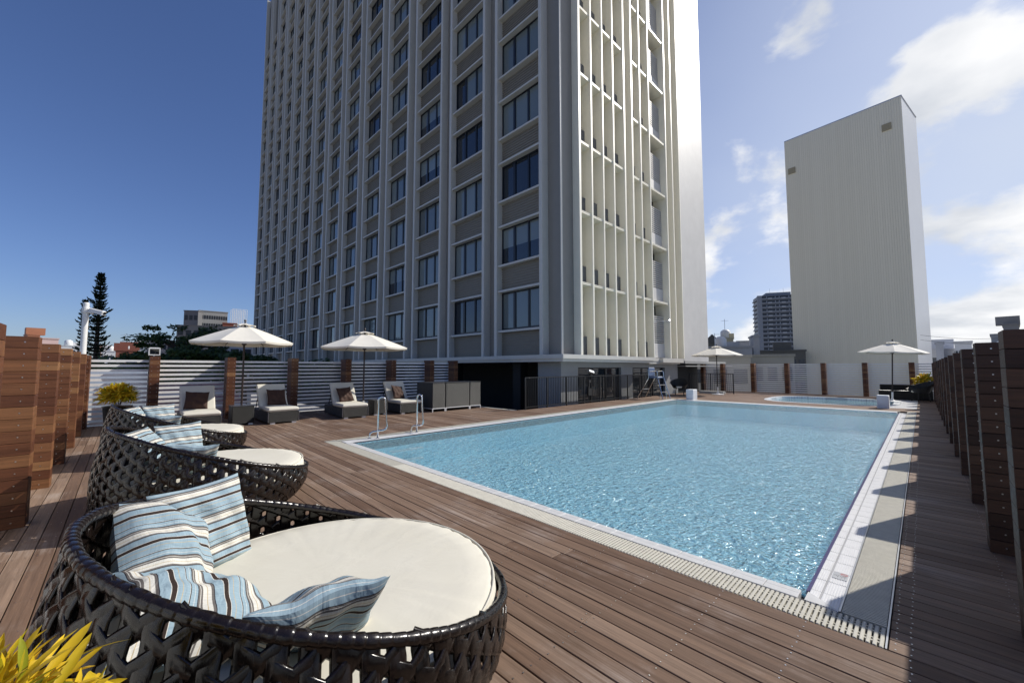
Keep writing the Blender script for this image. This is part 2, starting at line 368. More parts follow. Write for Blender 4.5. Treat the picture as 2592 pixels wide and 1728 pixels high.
# ------------------------------------------------------------------ pool
def pool_tile():
    t = NT('pool_tile'); p = pos(t)
    br = t.new('ShaderNodeTexBrick', {'Vector': p, 'Color1': (.50,.88,1.0,1), 'Color2': (.45,.84,.99,1), 'Mortar': (.66,.88,.95,1), 'Scale': 1.0, 'Mortar Size': .006, 'Brick Width': .1, 'Row Height': .1})
    br.offset = 0
    n = t.noise(p, 1.1, 4)
    return t.bsdf(t.mix(1.0, br.outputs[0], t.ramp(n, [(.3, (.9,.94,.97)), (.7, (1.06,1.04,1.02))]), 'MULTIPLY'), .4)
M['pool_tile'] = pool_tile()
def water(name, tint, amp):
    t = NT(name); p = pos(t)
    a = t.noise(t.mapv(p, (1.0, 1.5, 1), (0,0,.5)), 5.5, 3, .5, .8); b = t.noise(t.mapv(p, (1, 1.35, 1), (0,0,-.3)), 13.0, 2, .5, .9); c = t.noise(p, 40.0, 2, .6, .4)
    h = t.math('ADD', t.math('ADD', t.math('MULTIPLY', a, .62), t.math('MULTIPLY', b, .55)), t.math('MULTIPLY', c, .05))
    nm = t.bump(h, 1.0, amp)
    fr = t.new('ShaderNodeFresnel', {'IOR': 1.33, 'Normal': nm})
    tr = t.new('ShaderNodeBsdfTransparent', {'Color': (*tint, 1)}); gl = t.new('ShaderNodeBsdfGlossy', {'Color': (1,1,1,1), 'Roughness': .09, 'Normal': nm})
    df = t.new('ShaderNodeBsdfDiffuse', {'Color': (.48,.86,1.0,1), 'Normal': nm})
    m0 = t.new('ShaderNodeMixShader', {0: .32, 1: tr.outputs[0], 2: df.outputs[0]})
    mx = t.new('ShaderNodeMixShader', {0: fr.outputs[0], 1: m0.outputs[0], 2: gl.outputs[0]})
    t.t.links.new(mx.outputs[0], t.out.inputs[0]); return t.m
M['water'] = water('pool_water', (.94,.99,1.0), .092)
M['water2'] = water('small_pool_water', (.80,.93,.95), .03)
D = -.72; WZ = -.022
m = MB()
e = .012
x0, x1, y0, y1 = WX0-e, WX1+e, WY0-e, WY1+e
m.quad((x0,y0,D),(x1,y0,D),(x1,y1,D),(x0,y1,D))
m.quad((x0,y0,-.03),(x1,y0,-.03),(x1,y0,D),(x0,y0,D)); m.quad((x1,y0,-.03),(x1,y1,-.03),(x1,y1,D),(x1,y0,D))
m.quad((x1,y1,-.03),(x0,y1,-.03),(x0,y1,D),(x1,y1,D)); m.quad((x0,y1,-.03),(x0,y0,-.03),(x0,y0,D),(x0,y1,D))
pool = ob('pool', m.mesh('pool', M['pool_tile']), kind='structure')
m = MB(); m.quad((x0,y0,WZ),(x1,y0,WZ),(x1,y1,WZ),(x0,y1,WZ)); ob('water', m.mesh('water', M['water']), kind='structure')
# bed under coping and grates
m = MB()
for a in ((GX0-.012,WX0-e,GY0-.012,LY1+.012),(WX0-e,FX1+.01,GY0-.012,WY0-e),(WX0-e,FX1+.01,WY1+e,LY1+.012),(WX1+e,FX1+.01,WY0-e,WY1+e)):
    m.box(a[0],a[1],a[2],a[3],-.20,-.045)
ob('pool_kerb', m.mesh('pool_kerb', M['dark_line']), pool)
def tiles(name, mesh_fn, spots):
    me = mesh_fn()
    for (x, y, rz) in spots: ob(name, me, pool, (x, y, random.uniform(-.0006, .0006)), (0,0,rz))
# near coping: smooth stone, two courses with a groove
def cop(): 
    b = MB(); b.cbox(GX1+.006-3.22, 3.300-3.22, -.0985, .0985, -.045, .001, .002); b.cbox(3.302-3.22, 3.358-3.22, -.0985, .0985, -.045, -.001, .003); return b.mesh('coping_stone', M['stone'])
tiles('coping_stone', cop, [(3.22, .738+.2*k, 0) for k in range(37)])
# right side: ribbed white tiles in two courses, purple mosaic at the waterline
def rib(wd):
    def f():
        b = MB(); b.box(-.0965,.0965,0,wd,-.045,-.002); n = int(wd/.0125)
        for k in range(n): y = (k+.5)*wd/n; b.box(-.096,.096,y-.0034,y+.0034,-.002,.0015)
        return b.mesh('ribbed_tile', M['white_tile'])
    return f
nx = int((WX1-GX1)/.2)
tiles('ribbed_tile', rib(.054), [(3.322+.2*k, .541, 0) for k in range(nx)])
tiles('ribbed_tile', rib(.098), [(3.322+.2*k, .431, 0) for k in range(nx)])
m = MB(); m.box(GX1+.01, WX1, .5305, .540, -.045, -.0035); ob('grout_line', m.mesh('grout_line', plain('grout', (.42,.42,.43), .8)), pool)
m = MB()
for k in range(3): m.box(WX0+.02, WX1, .5965+k*.008, .6025+k*.008, -.05, -.002-.003*k)
ob('waterline_mosaic', m.mesh('waterline_mosaic', M['purple_tile']), pool)
m = MB(); m.box(GX1+.01, WX1, .4195, .4295, -.045, .0022); m.box(GX0, FX1, .2005, .2085, -.045, .003); ob('edge_trim', m.mesh('edge_trim', M['alu']), pool)
m = MB(); m.quad((GX1+.006, WY0-.02, .003), (3.36, WY0-.02, .003), (GX1+.012, .432, .003)); ob('corner_mitre', m.mesh('corner_mitre', M['stone']), pool)
# warning plate lying on the tiles
m = MB(); m.box(3.71,3.83,.437,.522,.0016,.0034); sg = thing('warning_plate', 'small grey no-diving plate with a red ring stuck on the white pool tiles', 'sign', (3.77,.48,.0016))
ob('plate', m.mesh('plate', plain('plate_grey', (.50,.51,.52), .4)), sg)
m = MB()
for r0, r1, c0, c1 in ((.016,.020,0,32),):
    for k in range(32):
        a, b = 2*math.pi*k/32, 2*math.pi*(k+1)/32
        m.quad(*[(3.802+r*math.cos(q), .462+r*math.sin(q), .0042) for r, q in ((r0,a),(r1,a),(r1,b),(r0,b))])
m.quad((3.790,.450,.0042),(3.793,.447,.0042),(3.814,.474,.0042),(3.811,.477,.0042))
ob('red_ring', m.mesh('red_ring', plain('sign_red', (.55,.04,.03), .5)), sg)
m = MB()
for k, (y, x, ww) in enumerate(((.447,3.76,.006),(.455,3.762,.004),(.463,3.758,.007),(.475,3.76,.004),(.487,3.764,.005),(.498,3.758,.006),(.508,3.762,.004),(.470,3.735,.005),(.49,3.738,.006),(.452,3.735,.005))):
    m.quad((x,y,.0042),(x+ww*2.2,y,.0042),(x+ww*2.2,y+.004,.0042),(x,y+.004,.0042))
ob('print', m.mesh('print', M['black']), sg)
# left side coping and far coping
def cop2():
    b = MB(); b.cbox(-.148,.148,0,.245,-.045,.001,.003); return b.mesh('coping_tile', M['white_tile'])
tiles('coping_tile', cop2, [(3.40+.3*k, 8.075, 0) for k in range(51)])
m = MB(); m.box(3.25, FX0, 8.036, 8.070, -.045, -.006); ob('dark_waterline', m.mesh('dark_waterline', plain('waterline_grey', (.075,.07,.085), .5)), pool)
def cop3():
    b = MB(); b.cbox(0,.215,-.148,.148,-.045,.001,.003); b.cbox(.220,.425,-.148,.148,-.045,.001,.003); return b.mesh('coping_tile', M['white_tile'])
tiles('coping_tile', cop3, [(18.535, .80+.3*k, 0) for k in range(25)])
# grates
def gbar(ax, ln, wd):
    b = MB()
    if ax == 0: b.cbox(0, ln, -wd/2, wd/2, -.022, .001, .003)
    else: b.cbox(-wd/2, wd/2, 0, ln, -.022, .001, .003)
    return b
gm = gbar(0, .225, .0185).mesh('grate_bar', M['beige_grate'])
for k in range(200): ob('grate_bar', gm, pool, (GX0+.003, .224+k*.0275, 0))
m = MB()
for k in range(200, 304): y = .224+k*.0275; m.box(GX0+.003, GX0+.228, y-.0092, y+.0092, -.022, .001)
for k in range(int((FX1-GX1)/.0275)): x = GX1+.02+k*.0275; m.box(x-.0092, x+.0092, LY0, LY1-.003, -.022, .001)
for k in range(int(7.6/.0275)): y = .6+k*.0275; m.box(FX0, FX1-.004, y-.0092, y+.0092, -.022, .001)
for xx in (GX0+.055, GX0+.165):
    m.box(xx-.006, xx+.006, GY0+.01, LY1-.01, -.018, -.004); m.box(xx+.028, xx+.036, GY0+.01, LY1-.01, -.018, -.004)
ob('far_grate_bars', m.mesh('far_grate_bars', M['beige_grate']), pool, kind='stuff')
m = MB()
for k in range(int((FX1-3.236)/.0205)): x = 3.236+k*.0205; m.box(x, x+.0125, GY0, GY1-.002, -.022, .0015)
ob('ribbed_grate', m.mesh('ribbed_grate', M['beige_grate']), pool, kind='stuff')

# small pool behind the main one
ctr = (23.2, 3.05)
def blob(k, n=48, sx=2.6, sy=2.55):
    a = 2*math.pi*k/n; q = (abs(math.cos(a))**3.2+abs(math.sin(a))**3.2)**(-1/3.2)
    return ctr[0]+sx*q*math.cos(a), ctr[1]+sy*q*math.sin(a)
m = MB()
for k in range(48):
    c, d = blob(k, 48, 2.3, 2.15), blob(k+1, 48, 2.3, 2.15); c2, d2 = blob(k, 48, 2.52, 2.36), blob(k+1, 48, 2.52, 2.36)
    m.quad((*c,.006),(*c2,.006),(*d2,.006),(*d,.006)); m.quad((*c2,.006),(*c2,-.06),(*d2,-.06),(*d2,.006)); m.quad((*c,-.5),(*c,.006),(*d,.006),(*d,-.5))
m.quad(*[(*blob(k,48,2.3,2.15),-.5) for k in range(48)])
t = NT('small_pool_tile'); br = t.new('ShaderNodeTexBrick', {'Vector': pos(t), 'Color1': (.78,.80,.80,1), 'Color2': (.74,.77,.78,1), 'Mortar': (.5,.52,.54,1), 'Scale': 1.0, 'Mortar Size': .006, 'Brick Width': .1, 'Row Height': .1}); br.offset = 0
sp_ = ob('small_pool', m.mesh('small_pool', t.bsdf(br.outputs[0], .35)), kind='structure')
m = MB(); m.quad(*[(*blob(k,48,2.3,2.15),-.10) for k in range(48)]); ob('water', m.mesh('water_small', M['water2']), kind='structure')
# white tiles between the small pool and the shaded walk
m = MB(); xs = [20.56+.1*k for k in range(59)]
for xa, xb in zip(xs[:-1], xs[1:]): m.quad((xa,.2,.002),(xb,.2,.002),(xb,min(blob_y(xb)[0], 1.2),.002),(xa,min(blob_y(xa)[0], 1.2),.002))
ob('pool_apron', m.mesh('pool_apron', M['white_tile']), kind='structure')

def pool_block(x, y, label):
    t_ = thing('pool_block', label, 'block', (x, y, 0))
    b = MB(); b.cbox(-.24,.24,-.165,.165,-.0,.475,.012); ob('body', b.mesh('block_body', M['block']), t_, local=True)
    b = MB(); b.box(-.255,-.241,-.13,.13,.02,.235); ob('front_panel', b.mesh('block_panel', M['block']), t_, local=True)
pool_block(19.22, 7.62, 'white block on the pool rim beside the lifeguard chair')
pool_block(20.25, 1.06, 'white block on the pool rim in front of the leaning parasol')

# ------------------------------------------------------------------ fences: timber piers with aluminium slats between
NB = 16
def fence(name, label, axis, line, inner, piers, ends, mat, facing, PH=1.80, pw=.21):
    """axis 'x' runs along x at y=line (slats), piers reach from the slat line to `inner`."""
    root = thing(name, label, 'fence', ((ends[0], line, 0) if axis == 'x' else (line, ends[0], 0)))
    dep = abs(line-inner)+.05; s = 1 if inner > line else -1
    bh = PH/NB
    L_, W_ = (pw, dep) if axis == 'x' else (dep, pw)
    b = MB(); b.cbox(-L_/2, L_/2, -W_/2, W_/2, .002, bh-.003, .0025)
    b.cm = 1
    for q in (-.30, .30):
        for hgt in (.03,):
            cx, cy = q*L_, q*W_; z = bh/2
            n = 6
            fx, fy = facing
            if fx: m_ = [(fx*(L_/2+.0012), cy+.006*math.cos(k*2*math.pi/n), z+.006*math.sin(k*2*math.pi/n)) for k in range(n)]
            else: m_ = [(cx+.006*math.cos(k*2*math.pi/n), fy*(W_/2+.0012), z+.006*math.sin(k*2*math.pi/n)) for k in range(n)]
            if (fx and fx < 0) or (fy and fy > 0): m_.reverse()
            b.quad(*m_)
    bm_ = b.mesh('board', [mat, M['screw']])
    c = MB(); c.box(-L_/2+.012, L_/2-.012, -W_/2+.012, W_/2-.012, 0, PH-.012); core = c.mesh('pier', M['core'])
    cen = (line+inner)/2 - s*.025
    for p in piers:
        loc = (p, cen, 0) if axis == 'x' else (cen, p, 0)
        po = ob('pier', core, root, loc)
        for k in range(NB): ob('board', bm_, po, (0, 0, k*bh), (0, 0, random.uniform(-.004, .004)), local=True)
    cuts = sorted([ends[0]] + list(piers) + [ends[1]])
    sp = .1225; cache = {}
    for a, b_ in zip(cuts[:-1], cuts[1:]):
        ln = round(b_-a-pw-.006 if (a in piers and b_ in piers) else b_-a-pw/2-.006, 3)
        if ln < .15: continue
        mid = (a+b_)/2 + (0 if (a in piers and b_ in piers) else (pw/4 if a in piers else -pw/4))
        if ln not in cache:
            q = MB(); (q.box(-ln/2, ln/2, -.015, .015, 0, .064) if axis == 'x' else q.box(-.015, .015, -ln/2, ln/2, 0, .064)); cache[ln] = q.mesh('slat', M['slat'])
        for k in range(14): ob('slat', cache[ln], root, ((mid, line, .045+k*sp) if axis == 'x' else (line, mid, .045+k*sp)))
    return root
fence('timber_fence', 'timber pier fence in deep shade beside the pool tiles', 'x', -.70, -.32, [.23+1.67*k for k in range(17)], (-.8, 27.8), M['cedar_shaded'], (-1, 0), 1.71)
fence('timber_fence', 'sunlit timber pier fence behind the three round daybeds', 'y', -.98, -.60, [2.64+1.72*k for k in range(7)], (-.7, 14.7), M['cedar'], (0, -1))
fence('timber_fence', 'white slat fence with brown timber piers behind the sun loungers', 'x', 14.73, 14.30, [-.70, .60, 2.30, 4.02, 5.77, 7.52, 9.26, 10.48], (-.9, 10.6), M['cedar'], (0, -1))
fence('timber_fence', 'slat fence with dark timber piers beyond the small pool', 'y', 27.9, 27.55, [.35, 2.08, 3.80, 5.50, 7.24, 8.98, 10.2], (-.7, 10.3), M['cedar_y'], (-1, 0), 1.75)
PH = 1.80

# ------------------------------------------------------------------ hotel
HXW, HYW = 13.05, 10.36
hotel = thing('hotel_tower', 'tall pale hotel tower with a grid of dark windows beside the pool', 'building', (13.0, 10.36, -1.3))
ZT = 55.0; S0 = 3.25; SH = 3.15; NF = 16; BAY = 3.855; NBAY = 14; YEND = 65.1
FX = 12.63
m = MB(); m.box(HXW, 28.2, 10.92, YEND, 1.74, ZT)
# infill walls of the narrow front (flush planes kept a few mm apart)
for a, b in ((HXW, 13.82), (17.70, 18.60), (22.45, 24.25)): m.box(a, b, HYW, 10.921, 2.0, ZT-.01)
ob('body', m.mesh('hotel_body', M['strip']), hotel)
m = MB(); m.box(24.26, 28.22, 10.0, 10.93, 1.9, ZT+.2); ob('end_wall', m.mesh('end_wall', M['render']), hotel)
finm = {}
def hfin(x0, x1, y0, y1, z0, z1, mat): ob('fin', MB().cbox(x0, x1, y0, y1, z0, z1, .012).mesh('fin', mat), hotel)
for b in range(NBAY):
    y = 11.31 + b*BAY
    hfin(FX, HXW+.01, y-.18, y, 2.03, ZT, M['fin']); hfin(FX, HXW+.01, y+2.72, y+2.91, 2.03, ZT, M['fin'])
hfin(FX+.33, HXW+.03, 10.345, 10.40, 2.03, ZT, M['fin'])
# window family, built once; local origin at the middle of the opening
WW = 2.72; WHT = 1.82; NARROW = []
def win_mesh():
    b = MB(); h = WHT; x0, x1 = .0, .09
    b.box(x0, x1, -WW/2, WW/2, 0, .11); b.box(x0, x1, -WW/2, WW/2, h-.06, h)
    for yy, ww in ((-WW/2+.03, .06), (WW/2-.03, .06), (-.42, .10), (.50, .14)): b.box(x0, x1, yy-ww/2, yy+ww/2, .11, h-.06)
    return b.mesh('window', M['frame'])
wm = win_mesh()
PN = [(-1.30,-.47),(-.37,.43),(.57,1.30)]
pane_m = {}
for key, mt in (('b', M['blind']), ('g', M['glass'])):
    for k, (a, c) in enumerate(PN):
        b = MB(); b.box(.045,.055,a,c,.11,WHT-.06); pane_m[key, k] = b.mesh('pane', mt)
for k, (a, c) in enumerate(PN):                     # half lowered blind
    b = MB(); b.box(.045,.055,a,c,.85,WHT-.06); b.cm = 1; b.box(.046,.056,a,c,.11,.849); pane_m['h', k] = b.mesh('pane', [M['blind'], M['glass']])
b = MB(); b.cbox(-.26,.10,-WW/2,WW/2,-.10,.0,.012); sill_m = b.mesh('sill', M['fin'])
b = MB(); b.cbox(-.26,.10,-WW/2,WW/2,WHT,WHT+.10,.012); head_m = b.mesh('ledge', M['fin'])
def spand(h):
    b = MB(); b.box(.03,.1,-WW/2,WW/2,0,h); n = int(h/.115)
    for k in range(n): z = (k+.5)*h/n; b.box(-.005,.03,-WW/2,WW/2,z-.03,z+.03)
    return b.mesh('spandrel', M['spandrel'])
sm1, sm0 = spand(SH-WHT-.20), spand(1.10)
rw = random.Random(3)
for bq in range(NBAY):
    yc = 11.31+bq*BAY+WW/2; X0 = HXW-.07
    ob('spandrel', sm0, hotel, (X0, yc, 2.045))
    for k in range(NF):
        z = S0+k*SH
        if bq >= 12 and k >= 14:
            if k == 14: b = MB(); b.box(.02,.1,-WW/2,WW/2,0,2*SH-.05); [b.box(-.0,.02,-WW/2+.1*j,-WW/2+.1*j+.05,0,2*SH-.05) for j in range(27)]; ob('ribbed_panel', b.mesh('ribbed_panel', M['spandrel']), hotel, (X0, yc, z+.2))
            continue
        wo = ob('window', wm, hotel, (X0, yc, z))
        r = rw.random(); key = 'b' if r < .85 else 'g'
        if (bq, k) in ((2, 3), (2, 4), (4, 6), (1, 9)) or rw.random() < .05: key = 'h'
        for j in range(3): ob('pane', pane_m[key if rw.random() < .9 or key == 'h' else 'g', j], wo, local=True)
        ob('sill', sill_m, wo, local=True); ob('ledge', head_m, wo, local=True)
        if not (bq >= 12 and k >= 13): ob('spandrel', sm1, hotel, (X0, yc, z+WHT+.10))
# narrow front: tall fins, shelves, low parapets and the louvred stair bay
FN = [(13.82,13.98),(14.76,14.88),(15.71,15.82),(16.65,16.77),(17.69,17.84),(18.47,18.63),(19.38,19.50),(20.40,20.50),(22.44,22.57),(23.27,23.40),(24.20,24.31)]
for a, b in FN: hfin(a, b, 10.005 if a < 24 else 9.985, 10.93, 2.03, ZT, M['fin_cream_lit'])
Z0 = 2.04; SH2 = 3.165
shc = {}
for (a, b) in ((0,1),(1,2),(2,3),(3,4),(5,6),(6,7),(7,8)):
    x0, x1 = FN[a][1]+.002, FN[b][0]-.002; wd = x1-x0
    for k in range(16):
        z = Z0+k*SH2-(.0 if k else -.01)
        if k:
            q = MB(); q.box(x0, x1, 10.06, 10.92, z-.10, z-.055); q.box(x0, x1, 10.09, 10.92, z-.055, z-.035); q.box(x0, x1, 10.055, 10.92, z-.035, z)
            ob('shelf', q.mesh('shelf', M['fin_cream_lit']), hotel)
        hh = .82
        q = MB(); q.box(x0, x1, 10.36, 10.44, z+.001, z+hh); ob('parapet', q.mesh('parapet', M['parapet'] if b < 8 else M['render']), hotel)
        q = MB(); q.box(x0, x1, 10.86, 10.915, z+.02, z+SH2-.12); ob('recess_window', q.mesh('recess_window', M['glass'] if b < 8 else M['room_shade']), hotel)  # stair bay gets a near-black sheet in place of a shaded void
        if b == 8:
            for j in range(13):
                q = MB() if (0,) not in shc else None
                if q is not None: q.box(0, wd, -.05, .03, 0, .055); shc[(0,)] = q.mesh('louvre', M['render'])
                ob('louvre', shc[(0,)], hotel, (x0, 10.42, z+hh+.06+j*.118), (0,0,0))
# projecting band over the ground floor
def band(x0, x1, y0, y1, tag_):
    m = MB(); m.box(x0, x1, y0, y1, 1.86, 2.03); m.box(x0+.08, x1-.02, y0+.08, y1-.02, 1.74, 1.861); return m
m = band(12.32, 13.06, 9.78, YEND, 0); m2 = MB(); m2.box(13.06, 20.1, 9.78, 10.93, 1.861, 2.031); m2.box(13.03, 20.0, 9.861, 10.93, 1.741, 1.862)
ob('cornice', m.mesh('cornice', M['fin']), hotel); ob('cornice', m2.mesh('cornice', M['fin']), hotel)
m = MB(); m.box(20.101, 21.3, 10.12, 10.93, 1.84, 2.02); m.box(21.3, 24.0, 9.92, 10.93, 1.78, 2.02); m.box(20.101, 24.0, 10.15, 10.93, 1.70, 1.841)
ob('cornice', m.mesh('cornice', M['fin']), hotel)
m = MB(); m.box(24.33, 31.5, 9.98, 11.5, 1.74, 1.90); m.box(24.33, 33.0, 9.96, 11.4, 1.56, 1.62); ob('canopy', m.mesh('canopy', plain('canopy_concrete', (.34,.34,.33), .8)), hotel)
# ground floor
m = MB(); zf = -1.3
for a, b in ((13.06, 14.17), (17.74, 18.86), (22.59, 24.3)): m.box(a, b, 10.44, 10.64, zf, 1.742)
m.box(14.17, 17.74, 10.44, 10.64, 1.5, 1.742); m.box(18.86, 22.59, 10.44, 10.64, 1.5, 1.742); m.box(13.0, 13.062, 10.44, 11.72, zf, 1.742)
ob('ground_wall', m.mesh('ground_wall', M['base_grey']), hotel)
for a, b in ((14.17,17.74),(18.86,22.59)):
    for k in range(3):
        xa, xb = a+(b-a)*k/3+.004, a+(b-a)*(k+1)/3-.004; dr = ob('glass_door', MB().box(xa, xb, 10.60, 10.62, zf, 1.5).mesh('glass_door', M['glass']), hotel)
        ob('door_frame', MB().box(xa, xa+.05, 10.57, 10.6005, zf, 1.499).box(xb-.05, xb, 10.57, 10.6005, zf, 1.499).box(xa+.05, xb-.05, 10.57, 10.6005, 1.44, 1.499).mesh('door_frame', M['black']), dr)
m = MB(); m.box(17.5, 28.1, 10.7, YEND-.1, zf, 1.735); m.box(13.1, 17.5, 28.0, YEND-.1, zf, 1.735); ob('dark_hall', m.mesh('dark_hall', M['room_shade']), hotel)
for k in range(3): ob('column', MB().box(13.1, 13.6, 12.9+k*5, 13.4+k*5, zf, 1.735).mesh('column', M['room_shade']), hotel)
m = MB(); m.quad((10.05,10.02,zf),(30,10.02,zf),(30,66,zf),(10.05,66,zf)); m.quad((10.05,10.02,zf),(10.05,66,zf),(10.05,66,-.05),(10.05,10.02,-.05)); m.quad((10.05,10.02,zf),(10.05,10.02,-.05),(28,10.02,-.05),(28,10.02,zf))
ob('hall_floor', m.mesh('hall_floor', plain('dark_floor', (.03,.03,.03), .8)), kind='structure')
m = MB()
for k in range(84): y = 10.05+k*.0275; m.box(9.82, 10.02, y, y+.0175, -.02, .0022)
ob('drain_grate', m.mesh('drain_grate', M['beige_grate']), deck, kind='stuff')
# camera arm on the hotel
cl = thing('wall_camera', 'small grey camera on a thin arm fixed to the hotel louvres', 'camera', (20.45, 10.0, 3.98))
m = MB(); m.tube([(20.47,10.0,3.98),(21.2,9.55,4.03)], .016, 6); ob('arm', m.mesh('arm', M['alu']), cl)
m = MB(); m.lathe([(.05,0),(.11,.02),(.12,.10),(.07,.16)], 12, (21.2,9.55,3.95)); ob('housing', m.mesh('housing', M['alu']), cl, None)

# ------------------------------------------------------------------ black railing before the hotel
def railing(label, a, b, n, posts):
    a = Vector(a); b = Vector(b); rt = thing('railing', label, 'railing', a); d = b-a; ln = d.length; ang = math.atan2(d.y, d.x)
    rt.rotation_euler = (0,0,ang)
    q = MB(); q.box(0, ln, -.025, .025, 1.12, 1.155); ob('top_rail', q.mesh('top_rail', M['black']), rt, local=True)
    q = MB(); q.box(0, ln, -.02, .02, .07, .10); ob('bottom_rail', q.mesh('bottom_rail', M['black']), rt, local=True)
    q = MB(); q.box(-.009, .009, -.009, .009, .10, 1.12); bar = q.mesh('bar', M['black'])
    for k in range(n): ob('bar', bar, rt, ((k+.5)*ln/n, 0, 0), local=True)
    q = MB(); q.box(-.024, .024, -.024, .024, 0, 1.119); pm = q.mesh('post', M['black'])
    for k in range(posts): ob('post', pm, rt, (.024+k*(ln-.048)/(posts-1), 0, 0), local=True)
railing('black metal bar railing between the deck and the hotel doors', (10.28, 9.9, 0), (19.75, 9.9, 0), 92, 9)
railing('black metal railing in front of the far slat fence', (24.9, 10.0, 0), (24.9, 7.5, 0), 25, 3)
lk = thing('gate_latch', 'black latch box hung on the bar railing', 'latch', (14.15, 9.87, .35))
m = MB(); m.box(14.02, 14.28, 9.80, 9.872, .33, .62); m.box(14.06,14.22,9.81,9.873,.86,.98); m.box(14.11,14.16,9.84,9.874,.619,.861); ob('case', m.mesh('case', M['black']), lk)
fl = thing('wall_light', 'grey outdoor floodlight standing over the railing near the hotel door', 'lamp', (14.25, 9.84, 1.16))
m = MB(); m.xf(Matrix.Identity(4)); m.box(-.16,.16,-.07,.07,0,.10); m.xf(Matrix.Translation((14.2,9.80,1.27)) @ Matrix.Rotation(R(-22),4,'X') @ Matrix.Rotation(R(14),4,'Y')); ob('head', m.mesh('head', M['alu']), fl)
m = MB(); m.tube([(14.12,9.84,1.15),(14.12,9.84,1.30)], .015, 6); ob('bracket', m.mesh('bracket', M['black']), fl)

# ------------------------------------------------------------------ sun loungers, tables, cabinets
def cushion_mesh(sx, sy, h, r=.03, n=7, name='cushion', mat=None, puff=.01):
    b = MB(); g = 12
    def pt(u, v, top):
        x, y = (u-.5)*sx, (v-.5)*sy
        e = min(u*sx, (1-u)*sx, v*sy, (1-v)*sy); k = 1-max(0, 1-e/r)**2
        z = h/2*math.sqrt(max(k, 0))
        return (x, y, h/2+(z+puff*math.sin(math.pi*u)*math.sin(math.pi*v) if top else -z))
    us = [0,.012,.035,.07]+[.1+.8*i/6 for i in range(7)]+[.93,.965,.988,1]
    for top in (1, 0):
        i = len(b.v)
        for v in us:
            for u in us: b.v.append(pt(u, v, top))
        L_ = len(us)
        for r_ in range(L_-1):
            for c in range(L_-1):
                q = (i+r_*L_+c, i+r_*L_+c+1, i+(r_+1)*L_+c+1, i+(r_+1)*L_+c)
                b.f.append(q if top else q[::-1]); b.m.append(0)
    return b.mesh(name, mat or M['cream'], True)
def pillow_mesh(s, h, mat, bend=0.0, seed=0, twist=0.0):
    b = MB(); n = 28; rr = random.Random(seed); ph = [rr.uniform(0, 6) for _ in range(6)]; b.uv = []
    for top in (1, -1):
        i = len(b.v)
        for a in range(n+1):
            for c in range(n+1):
                u, v = 2*a/n-1, 2*c/n-1
                k = max(0, (1-u**2)*(1-v**2)); z = top*h/2*k**.42
                x = u*s/2*(1-.07*(1-v*v)*abs(u)); y = v*s/2*(1-.07*(1-u*u)*abs(v))
                z += .012*math.sin(5*u+ph[0]+2*v)*(1-k) + .008*math.sin(9*v+ph[1]+2.5*u)*k**.4 + .009*math.sin(11*u+ph[2]+4*v)*k**.4 + .012*math.sin(4*u+ph[3])*math.sin(5*v+ph[4])*k**.3
                z += bend*(u*u)*s + twist*u*v*s
                b.v.append((x, y, z)); b.uv.append((a/n, c/n))
        for a in range(n):
            for c in range(n):
                q = (i+a*(n+1)+c, i+(a+1)*(n+1)+c, i+(a+1)*(n+1)+c+1, i+a*(n+1)+c+1)
                b.f.append(q if top > 0 else q[::-1]); b.m.append(0)
    return b.mesh('pillow', mat, True)
LW = .74
def make_lounger():
    t = thing('sun_lounger', 'x', 'sun lounger', group='sun loungers in a row along the slat fence')
    b = MB(); b.cbox(-LW/2, LW/2, 0, 1.86, .045, .315, .012); ob('base', b.mesh('base', M['wicker']), t, local=True)
    fm = MB().box(-.055, .055, -.03, .03, 0, .0455).mesh('foot', M['mat_white'])
    for x in (-.26, .26):
        for y in (.05, 1.80): ob('foot', fm, t, (x, y, 0), local=True)
    for x in (-LW/2-.002, LW/2+.002): ob('corner_trim', MB().tube([(x, -.002, .05), (x, -.002, .31)], .007, 6).mesh('corner_trim', M['alu']), t, local=True)
    ob('seat_cushion', cushion_mesh(LW, 1.0, .11), t, (0, .50, .317), local=True)
    an = R(56)
    bk = MB(); bk.cbox(-LW/2+.02, LW/2-.02, 0, .74, -.05, -.004, .008); ob('backrest', bk.mesh('backrest', M['wicker']), t, (0, 1.02, .345), (an, 0, 0), local=True)
    ob('back_cushion', cushion_mesh(LW, .76, .10, name='back_cushion'), t, (0, 1.02+.38*math.cos(an), .345+.38*math.sin(an)), (an, 0, 0), local=True)
    for x in (-.3, .3): ob('back_strut', MB().tube([(x, 1.34, .80), (x, 1.62, .32)], .012, 6).mesh('back_strut', M['black']), t, local=True)
    return t
lp = make_lounger()
bp = pillow_mesh(.50, .16, M['choc'], .03, 2)
spots = [(1.42, 12.20, -1, 'cream sun lounger half in shade between the croton pot and a parasol box'),
         (3.16, 12.06, 1, 'cream sun lounger standing just after the box of the first parasol'),
         (5.00, 11.80, -4, 'cream sun lounger beside the second wicker box, its backrest shaded'),
         (6.81, 11.74, -3, 'cream sun lounger behind the pool ladder, next to the wicker cabinets')]
pl_lab = ['dark brown pillow almost black in shade on the shaded lounger', 'square brown pillow in full sun on the lounger near the first parasol', 'brown pillow turned sideways on the lounger beside the second wicker box', 'brown pillow leaning over on the lounger next to the cabinets']
for k, (x, y, rz, lab) in enumerate(spots):
    o = lp if k == 0 else copy_tree(lp)
    o.location = (x, y, 0); o.rotation_euler = (0, 0, R(rz)); o['label'] = lab
    q = ob('pillow', bp, None, (x+(-.02, .04, .06, .04)[k], y+.98, .645), (R(62), R((4, 2, -3, 8)[k]), R((-6, 3, 10, 14)[k])), pl_lab[k], 'pillow', 'brown pillows on the loungers')
